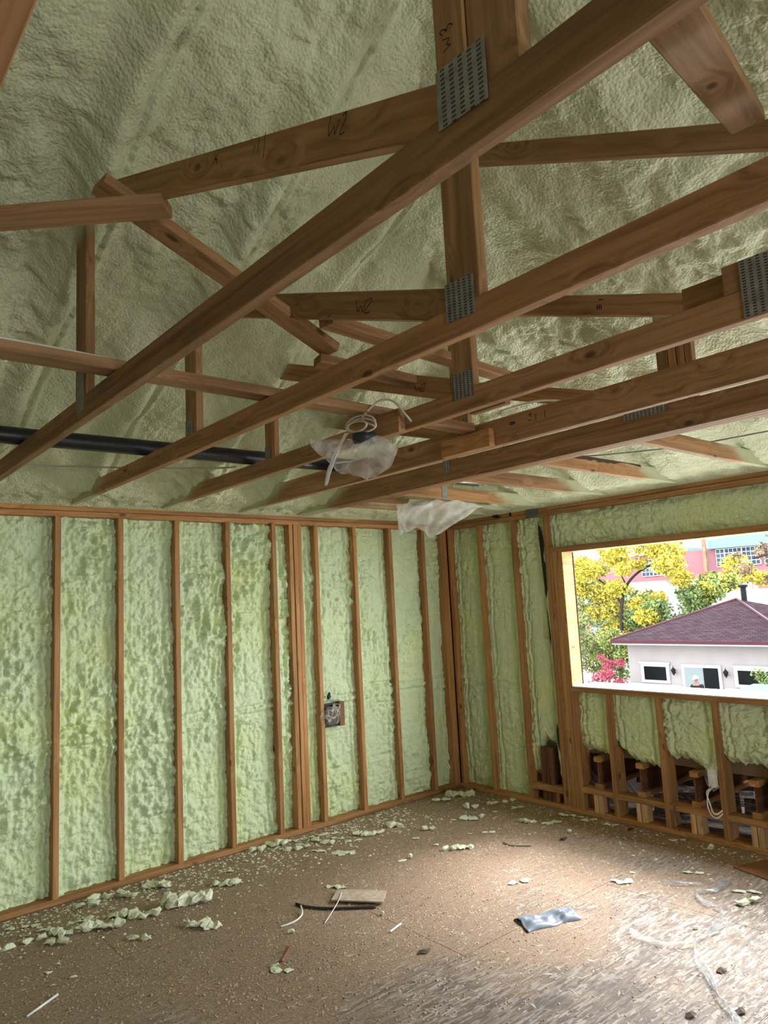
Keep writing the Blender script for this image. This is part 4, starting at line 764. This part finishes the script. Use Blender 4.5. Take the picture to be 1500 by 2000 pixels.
# blue-grey plastic sleeve
bagc = [(-1.822, -2.14), (-1.517, -2.258), (-1.567, -2.393), (-1.88, -2.297)]
def bilinear(c, u, v): c = np.array(c); return c[0]*(1-u)*(1-v)+c[1]*u*(1-v)+c[2]*u*v+c[3]*(1-u)*v
V = []; nu, nv = 30, 18
for j in range(nv):
    for i in range(nu):
        u, v = i/(nu-1), j/(nv-1); p = bilinear(bagc, u, v); hgt = 0.022*math.sin(math.pi*v)**0.4*(0.7+0.3*math.sin(u*9))+0.010*float(fbm(np.array(u*7), np.array(v*6), 3, 5))*math.sin(math.pi*v)+(0.012*math.exp(-((u-0.75)/0.05)**2))*math.sin(math.pi*v)
        V.append((p[0]+0.01*math.sin(v*5+u*7), p[1]+0.008*math.sin(u*11), 0.002+max(0, hgt)))
me = mesh_np('plastic_sleeve', np.array(V), grid_faces(nu, nv)[:, ::-1], 'blue_film', True); 
ps = link('plastic_sleeve', me, None, (0, 0, 0), 'crumpled blue grey plastic sleeve lying on the bright floor', 'plastic bag')
sm_ = ps.modifiers.new('thick', 'SOLIDIFY'); sm_.thickness = 0.002
def ribbon(name, path, wd, m, seed, **k):
    pts = smooth_path([(x, y, 0) for x, y in path], 8); nv = 9; V = []
    for i, p in enumerate(pts):
        t = pts[min(i+1, len(pts)-1)]-pts[max(i-1, 0)]; t /= np.linalg.norm(t)+1e-9; n = np.array((-t[1], t[0], 0)); tw = 0.55+0.45*math.sin(i*0.23+seed)
        for j in range(nv):
            v = j/(nv-1)*2-1; q = p+n*v*wd*tw; V.append((q[0], q[1], 0.004+0.016*(1-tw)*(1-v*v)+0.008*abs(math.sin(v*7+i*0.5+seed))+0.006*abs(float(vnoise(np.array(i*0.35), np.array(v*3), seed)))))
    return link(name, mesh_np(name, np.array(V), grid_faces(nv, len(pts)), m, True), None, (0, 0, 0), **k)
ribbon('plastic_strip', [(-0.56, -2.714), (-0.759, -2.741), (-0.854, -2.68), (-0.925, -2.727), (-0.966, -2.802), (-0.985, -2.859), (-1.019, -2.897), (-1.205, -2.952), (-1.326, -2.962), (-1.453, -2.968), (-1.55, -3.026), (-1.679, -3.145), (-1.827, -3.26), (-1.897, -3.349), (-1.99, -3.41), (-2.15, -3.5)], 0.027, 'strip_film', 1, label='long twisted clear plastic strip winding along the right of the floor', cat='plastic strip')
ribbon('plastic_strip', [(-0.86, -2.47), (-0.807, -2.557), (-0.72, -2.64)], 0.024, 'strip_film', 4, label='short shred of clear plastic at the top of the long strip', cat='plastic strip')
ribbon('plastic_strip', [(-1.525, -2.66), (-1.56, -2.76), (-1.54, -2.88), (-1.458, -2.955)], 0.035, 'clear_film', 6, label='flat faint plastic film left of the long twisted strip', cat='plastic strip')

# ------------------------------------------------------------------ outside
GZ0 = -3.4
MB().box((1.9, -60, GZ0-0.2), (160, 120, GZ0)).build('ground', 'paving', None, kind='structure')
gar = empty('garage', (28, 9.3, GZ0), 'white stucco garage with a purple grey shingled hip roof outside the window', 'building')
fx, yl, yr, bx = 23.8, 12.85, 5.9, 32.2
MB().box((fx, yr, GZ0), (bx, yl, -0.52)).build('wall', 'stucco', gar)
pk = (28.0, 9.75, 1.10); ev = -0.40; el, er, ef, eb = 13.2, 5.55, 23.1, 32.9
mb = MB()
def roof_face(a, b, c):
    a, b, c = map(np.array, (a, b, c)); u = (b-a)/np.linalg.norm(b-a); v = c-a; v = v-u*(v@u); v /= np.linalg.norm(v)
    mb.add([a, b, c], [(0, 1, 2)], [((q-a)@u, (q-a)@v, 0) for q in (a, b, c)])
cs = [(ef, el, ev), (ef, er, ev), (eb, er, ev), (eb, el, ev)]
for i in range(4): roof_face(cs[(i+1) % 4], cs[i], pk)
rf = mb.build('roof', 'shingles', gar)
for a, b in ((cs[0], pk), (cs[1], pk)): MB().tube([np.array(a)+(0, 0, .01), np.array(b)+(0, 0, .01)], 0.06, 6).build('hip_cap', 'fascia', rf)
MB().box((ef-0.03, er, ev-0.13), (eb, el, ev)).build('fascia', 'fascia', gar)
MB().box((ef+0.02, er+0.03, ev-0.19), (eb, el-0.03, ev-0.13)).build('soffit', 'trim_white', gar)
MB().lathe([(0.12, -0.2), (0.12, 0.55), (0.20, 0.57), (0.20, 0.68), (0.0, 0.70)], (28.3, 9.55, 1.05), 12).build('chimney_pipe', 'lantern_black', gar)
def g_window(y0, y1, z0, z1, name='window'):
    wdw = MB().box((fx-0.06, y0, z0), (fx-0.001, y1, z1)).build(name, 'trim_white', gar)
    MB().box((fx-0.075, y0+0.15, z0+0.12), (fx-0.061, y1-0.15, z1-0.12)).build('pane', 'dark_glass', wdw)
    MB().box((fx-0.10, y0-0.05, z1), (fx-0.001, y1+0.05, z1+0.07)).build('window_head', 'trim_white', wdw)
g_window(10.96, 12.26, -2.22, -1.42); g_window(6.6, 8.28, -2.22, -1.45)
dr = MB().box((fx-0.06, 8.78, GZ0), (fx-0.001, 10.42, -1.40)).build('sliding_door', 'trim_white', gar)
MB().box((fx-0.075, 9.52, GZ0+0.1), (fx-0.061, 10.30, -1.52)).build('door_panel', 'door_panel', dr); MB().box((fx-0.075, 8.90, GZ0+0.1), (fx-0.061, 9.50, -1.52)).build('door_opening', 'dark_glass', dr)
MB().box((fx-0.05, yr, -2.36), (fx-0.001, 8.7, -2.27)).build('band', 'trim_white', gar); MB().box((fx-0.05, 10.45, -2.36), (fx-0.001, yl, -2.27)).build('band', 'trim_white', gar)
for y in (10.72, 8.55):
    ln = MB().tube([(fx-0.01, y, -1.75), (fx-0.12, y, -1.80), (fx-0.16, y, -1.86)], 0.02, 6).build('wall_lantern', 'lantern_black', gar)
    MB().lathe([(0.02, -0.13), (0.05, -0.10), (0.09, 0.02), (0.11, 0.05), (0.02, 0.16), (0.0, 0.26)], (fx-0.17, y, -1.70), 8).build('lantern_body', 'lantern_black', ln)

# person in front of the sliding door
per = empty('person', (22.0, 8.92, GZ0), 'person in a pale cap and dark jacket in front of the garage door', 'person')
def skin_body(name, verts, edges, radii, m, parent, root=0):
    me = bpy.data.meshes.new(name); o0 = np.array(parent['_w']); me.from_pydata([tuple(np.array(v)) for v in verts], edges, []); me.materials.append(M[m])
    o = link(name, me, parent, tuple(o0.tolist())); sk = o.modifiers.new('skin', 'SKIN'); sk.use_smooth_shade = True
    for i, r in enumerate(radii): me.skin_vertices[0].data[i].radius = (r, r*0.85) if not hasattr(r, '__len__') else r; me.skin_vertices[0].data[i].use_root = (i == root)
    sb = o.modifiers.new('sub', 'SUBSURF'); sb.levels = 1; sb.render_levels = 2; return o
bv = [(0, 0, 0.92), (0, 0, 1.10), (-0.02, 0, 1.32), (-0.03, 0, 1.44), (-0.05, 0, 1.54), (-0.06, 0, 1.66), (0, 0.09, 0.88), (0.02, 0.10, 0.50), (0, 0.11, 0.08), (-0.12, 0.12, 0.03), (0, -0.09, 0.88), (-0.03, -0.10, 0.50), (0, -0.11, 0.08), (-0.12, -0.12, 0.03), (-0.02, 0.20, 1.38), (-0.03, 0.26, 1.12), (-0.20, 0.22, 0.98), (-0.28, 0.20, 0.96), (-0.02, -0.20, 1.38), (-0.05, -0.26, 1.12), (-0.24, -0.22, 1.00), (-0.32, -0.20, 0.99)]
be = [(0, 1), (1, 2), (2, 3), (3, 4), (4, 5), (0, 6), (6, 7), (7, 8), (8, 9), (0, 10), (10, 11), (11, 12), (12, 13), (3, 14), (14, 15), (15, 16), (16, 17), (3, 18), (18, 19), (19, 20), (20, 21)]
br_ = [(.13, .16), (.13, .15), (.15, .17), .08, .06, (.10, .085), .085, .06, .045, .04, .085, .06, .045, .04, .07, .052, .042, .04, .07, .052, .042, .04]
skin_body('body', bv, be, br_, 'skin', per)
jv = [bv[i] for i in (0, 1, 2, 3, 14, 15, 16, 18, 19, 20)]; je = [(0, 1), (1, 2), (2, 3), (3, 4), (4, 5), (5, 6), (3, 7), (7, 8), (8, 9)]
skin_body('jacket', jv, je, [(.16, .18), (.155, .175), (.175, .19), .10, .088, .068, .055, .088, .068, .055], 'cloth_navy', per)
tv = [bv[i] for i in (0, 6, 7, 8, 10, 11, 12)]; skin_body('trousers', tv, [(0, 1), (1, 2), (2, 3), (0, 4), (4, 5), (5, 6)], [(.15, .17), .105, .08, .065, .105, .08, .065], 'cloth_jeans', per)
mb = MB(); mb.lathe([(0.115, 1.66), (0.118, 1.70), (0.10, 1.76), (0.06, 1.785), (0.0, 1.79)], (21.94, 8.92, GZ0), 14); cap_ = mb.build('cap', 'cloth_cap', per, True)
MB().lumber((21.85, 8.92, GZ0+1.672), (21.74, 8.92, GZ0+1.662), (0, 1, 0), 0.16, 0.012).build('cap_brim', 'cloth_cap', cap_)
for s in (-1, 1): MB().lumber((22.03, 8.92+0.115*s, GZ0+0.036), (21.84, 8.92+0.12*s, GZ0+0.03), (0, 1, 0), 0.10, 0.07).build('shoe', 'shoe_black', per)

# blue grey garden canopy just below the window
can = empty('garden_canopy', (16, 2.0, GZ0), 'low blue grey canopy roof at the lower right of the window view', 'canopy')
mb = MB(); V = [(13.5, 5.9, -1.75), (13.5, -1.5, -1.75), (18.5, -1.5, -1.75), (18.5, 5.9, -1.75), (16, 4.2, -1.02), (16, 0, -1.02)]
mb.add(V, [(0, 4, 5, 1), (1, 5, 2), (2, 5, 4, 3), (3, 4, 0)]); mb.add([(x, y, z-0.06) for x, y, z in V], [(0, 1, 5, 4), (1, 2, 5), (2, 3, 4, 5), (3, 0, 4)]); mb.build('canopy_roof', 'tarp_blue', can)
for x, y in ((13.7, 5.6), (13.7, -1.2), (18.3, 5.6), (18.3, -1.2)): MB().lumber((x, y, GZ0), (x, y, -1.72), (1, 0, 0), 0.1, 0.1).build('post', 'trim_white', can)

# red building and pale wall far behind
bld = empty('brick_building', (75, 34, GZ0), 'pink red industrial building with teal roof edge behind the trees', 'building')
MB().box((70, 12, GZ0), (80, 62, 5.6)).build('wall', 'pink_wall', bld); MB().box((69.6, 33.6, 5.6), (80, 36.5, 6.1)).build('roof_edge', 'teal_trim', bld)
mb = MB(); V = [(69.5, 10, 5.5), (69.5, 30.6, 5.6), (69.5, 30.6, 6.5), (69.5, 25.5, 7.1), (69.5, 10, 6.4)]; V += [(80, y, z) for _, y, z in V]; n = 5
mb.add(V, [tuple(range(n)), tuple(range(2*n-1, n-1, -1))]+[(i, n+i, n+(i+1) % n, (i+1) % n) for i in range(n)]); mb.build('roof_edge', 'teal_trim', bld)
MB().lumber((69.3, 30.9, GZ0), (69.3, 30.9, 7.4), (0, 1, 0), 0.35, 0.35).build('downpipe', 'leaf_rust', bld)
for a, b, z0, z1 in ((25.6, 30.0, 3.7, 5.5), (19.5, 25.2, 3.7, 5.5), (35.4, 38.6, 3.2, 5.0)):
    wd_ = MB().box((69.9, a, z0), (69.99, b, z1)).build('window', 'window_blue', bld); mb = MB(); ny = int((b-a)/0.42)
    for q in range(ny+1): yy = a+(b-a)*q/ny; tw = 0.10 if q % 4 == 0 else 0.035; mb.box((69.84, yy-tw/2, z0), (69.899, yy+tw/2, z1))
    for q in range(5): zz = z0+(z1-z0)*q/4; mb.box((69.85, a, zz-0.03), (69.898, b, zz+0.03))
    mb.build('muntins', 'window_grid', wd_)
pw = empty('boundary_wall', (45, 20, GZ0), 'long pale boundary wall behind the garage and trees', 'wall')
for q in range(28): MB().box((45, 6+q*2.0+0.01, GZ0), (45.15, 8+q*2.0-0.01, 1.45+0.05*math.sin(q))).build('wall_panel', 'pale_wall', pw)
for q in range(29): MB().box((44.9, 6+q*2.0-0.09, GZ0), (45.2, 6+q*2.0+0.09, 1.75)).build('post', 'pale_wall', pw)
pw2 = MB().box((48, 20, GZ0), (54, 46, 2.35)); pw2.build('white_shed', 'trim_white', None, label='long low white shed roofline beyond the boundary wall', cat='building')

# trees ---------------------------------------------------------------
def leaves(parent, centers, n, size, m, seed, name='foliage', droop=0.0):
    rg = np.random.default_rng(seed); cs_ = np.array([c[:3] for c in centers]); rr = np.array([c[3] for c in centers]); k = rg.choice(len(cs_), n, p=rr**2/np.sum(rr**2))
    d = rg.normal(size=(n, 3)); d /= np.linalg.norm(d, axis=1)[:, None]; P = cs_[k]+d*(rr[k]*rg.uniform(0.35, 1.0, n))[:, None]*np.array((1, 1, 0.75)); P[:, 2] -= droop*rg.random(n)
    a = rg.normal(size=(n, 3)); a /= np.linalg.norm(a, axis=1)[:, None]; b = np.cross(a, rg.normal(size=(n, 3))); b /= np.linalg.norm(b, axis=1)[:, None]
    s = size*rg.uniform(0.5, 1.3, n)[:, None]
    V = np.stack([P-a*s, P+b*s*0.5, P+a*s, P-b*s*0.5], 1).reshape(-1, 3); F = np.arange(n*4).reshape(n, 4)
    o = cs_.mean(0); o[2] = V[:, 2].min()
    return link(name, mesh_np(name, V-o, F, m), parent, tuple(o.tolist()))
def tree(name, base, label, trunk, clusters, leafs, cat='tree', group=None):
    t = empty(name, base, label, cat, group)
    mb = MB()
    for path, r in trunk: mb.tube(smooth_path(path, 5), list(np.linspace(r, r*0.35, 5*(len(path)-1)+1)), 7)
    if trunk: mb.build('trunk', 'bark', t, True)
    for cl, n, s, m, sd in leafs: leaves(t, [clusters[i] for i in cl], n, s, m, sd)
    return t
rg = np.random.default_rng(3)
cl = [(31+rg.uniform(-1.5, 1.5), y, z, r) for y, z, r in [(20.2, 3.6, 1.0), (19.0, 3.0, 1.0), (18.6, 4.1, .8), (17.6, 3.6, .9), (16.4, 4.2, .8), (15.4, 3.9, .9), (14.4, 3.7, 1.0), (13.9, 2.9, .9), (14.2, 2.2, .7), (16.4, 2.9, .6), (19.8, 1.9, .8), (18.6, 1.6, .8), (17.5, 1.9, .7), (18.3, .7, .8), (16.9, .9, .6), (16.0, 1.2, .6), (15.6, .3, .7), (18.2, -.4, .7), (19.6, .5, .6), (15.8, 3.1, .5)]]
tree('yellow_tree', (31, 17.9, GZ0), 'tall yellow leaved autumn tree with dark spreading branches',
     [([(31, 17.9, GZ0), (31, 17.6, -1), (31, 17.4, 1.0), (31, 17.0, 2.0), (31, 16.2, 2.7), (31, 15.0, 3.2)], 0.13), ([(31, 17.4, 1.0), (31, 18.2, 2.0), (31, 19.4, 2.9), (31, 20.3, 3.4)], 0.07), ([(31, 17.0, 2.0), (31, 17.4, 3.0), (31, 17.2, 4.0)], 0.05), ([(31, 16.2, 2.7), (31, 16.2, 3.5), (31, 15.8, 4.2)], 0.045), ([(31, 17.5, .2), (31, 18.7, .9), (31, 19.8, 1.5)], 0.05)],
     cl, [(range(20), 15000, 0.10, 'leaf_yellow', 1), ((10, 11, 13, 17, 18), 1100, 0.12, 'leaf_mixed', 2)])
cg = [(32+rg.uniform(-1, 1), y, z, r) for y, z, r in [(15.4, .6, .9), (14.3, 1.4, .9), (13.4, .9, 1.0), (12.6, 1.5, .8), (13.2, 2.0, .7), (14.4, -.2, 1.0), (15.8, -.6, 1.0), (12.0, 1.9, .6), (16.6, .1, .8), (17.0, -1.2, 1.1)]]
tree('green_tree', (32, 14, GZ0), 'green leafy tree rising behind the garage roof', [([(32, 14, GZ0), (32, 14, -1), (32, 13.6, 1)], 0.14)], cg, [(range(10), 7500, 0.12, 'leaf_green', 4), ((3, 7, 4), 900, 0.12, 'leaf_yellow', 5)])
co = [(36, y, z, r) for y, z, r in [(13.2, 2.9, .8), (12.6, 2.3, .7), (13.9, 2.0, .7), (11.8, 2.0, .6)]]
tree('yellow_sapling', (36, 12.9, GZ0), 'small yellow leaved tree above the garage ridge', [([(36, 12.9, GZ0), (36, 12.9, 0), (36, 13, 2.4)], 0.08)], co, [(range(4), 1600, 0.12, 'leaf_yellow', 6)])
cm = [(27+rg.uniform(-.8, .8), y, z, r) for y, z, r in [(17.3, .2, .8), (17.0, -.8, .9), (16.2, -1.4, .9), (17.2, -1.9, .9), (15.4, -.6, .8), (15.8, -2.2, .8), (14.8, -1.4, .7), (14.6, -2.4, .8)]]
tree('mixed_bush', (27, 16, GZ0), 'green and rust coloured bushes left of the garage', [([(27, 16, GZ0), (27, 16, -1.5)], 0.1)], cm, [(range(8), 4200, 0.10, 'leaf_green', 7), ((0, 1, 3), 900, 0.09, 'leaf_orange', 8), ((2, 4, 6), 1500, 0.09, 'leaf_mixed', 9)], 'bush')
cr_ = [(22.3+rg.uniform(-.3, .3), y, z, r) for y, z, r in [(13.5, -1.95, .38), (12.9, -1.75, .40), (13.0, -1.35, .34), (12.4, -1.3, .26), (13.8, -2.3, .4), (12.6, -2.2, .4), (13.2, -1.05, .2)]]
tree('red_maple', (22.3, 13.1, GZ0), 'bright crimson maple shrub at the left corner of the garage', [([(22.3, 13.1, GZ0), (22.3, 13.1, -2)], 0.06)], cr_, [(range(7), 2600, 0.055, 'leaf_red', 10)], 'shrub')
crt = [(26+rg.uniform(-.8, .8), y, z, r) for y, z, r in [(7.6, 3.1, .6), (7.0, 2.6, .7), (8.1, 2.4, .45), (7.5, 1.9, .5), (6.6, 3.6, .7), (6.6, 1.7, .6), (8.4, 2.9, .3)]]
tree('rust_tree', (26, 4.6, GZ0), 'sparse rust coloured tree reaching in at the right edge', [([(26, 4.6, GZ0), (26, 4.8, 0), (26, 5.6, 2.0), (26, 6.8, 2.9), (26, 8.0, 2.8)], 0.12), ([(26, 5.6, 2.0), (26, 6.6, 2.1), (26, 7.4, 1.9)], 0.05)], crt, [(range(7), 1500, 0.085, 'leaf_rust', 11), (range(7), 500, 0.08, 'leaf_green', 12)])
hb = [(38+rg.uniform(-1.5, 1.5), y, z, r) for y, z, r in [(26.5, .6, 1.5), (25.2, 2.4, 1.2), (24.2, .2, 1.5), (23.0, 1.8, 1.2), (22.0, -.3, 1.5), (21.2, 1.3, 1.1), (20.0, -.2, 1.4), (19.2, 1.0, 1.0), (26, -1.6, 1.6), (23.5, -1.8, 1.6), (21, -1.8, 1.6), (18.6, -1.2, 1.3), (25.5, 3.8, .9), (22.6, 3.2, .8)]]
hb2 = [(40+rg.uniform(-2, 2), 28.5+1.9*q+rg.uniform(-.5, .5), zz, rr_) for q in range(11) for zz, rr_ in ((-1.9, 1.7), (.1, 1.6), (1.8+rg.uniform(-.6, 1.0), 1.2))]
tree('thicket', (38, 22.5, GZ0), 'dense green and yellow thicket behind the tall yellow tree', [([(38, 22.5, GZ0), (38, 22.5, 0)], 0.12)], hb+hb2, [(range(14), 9000, 0.14, 'leaf_mixed', 21), (range(12), 5000, 0.13, 'leaf_green', 22), ((1, 3, 12, 13), 1500, 0.13, 'leaf_yellow', 23), (range(14, 47), 9000, 0.18, 'leaf_mixed', 31), (range(14, 47), 6000, 0.17, 'leaf_green', 32)], 'bush')
cs2 = [(20, y, z, r) for y, z, r in [(5.75, -1.25, .28), (5.6, -1.6, .35), (5.3, -1.3, .3), (5.5, -2.2, .5)]]
tree('garden_shrub', (20, 5.6, GZ0), 'small bright green shrub before the right garage window', [([(20, 5.6, GZ0), (20, 5.6, -1.8)], 0.05)], cs2, [(range(4), 900, 0.05, 'leaf_green', 13)], 'shrub')

for o in bpy.data.objects:
    if '_w' in o: del o['_w']
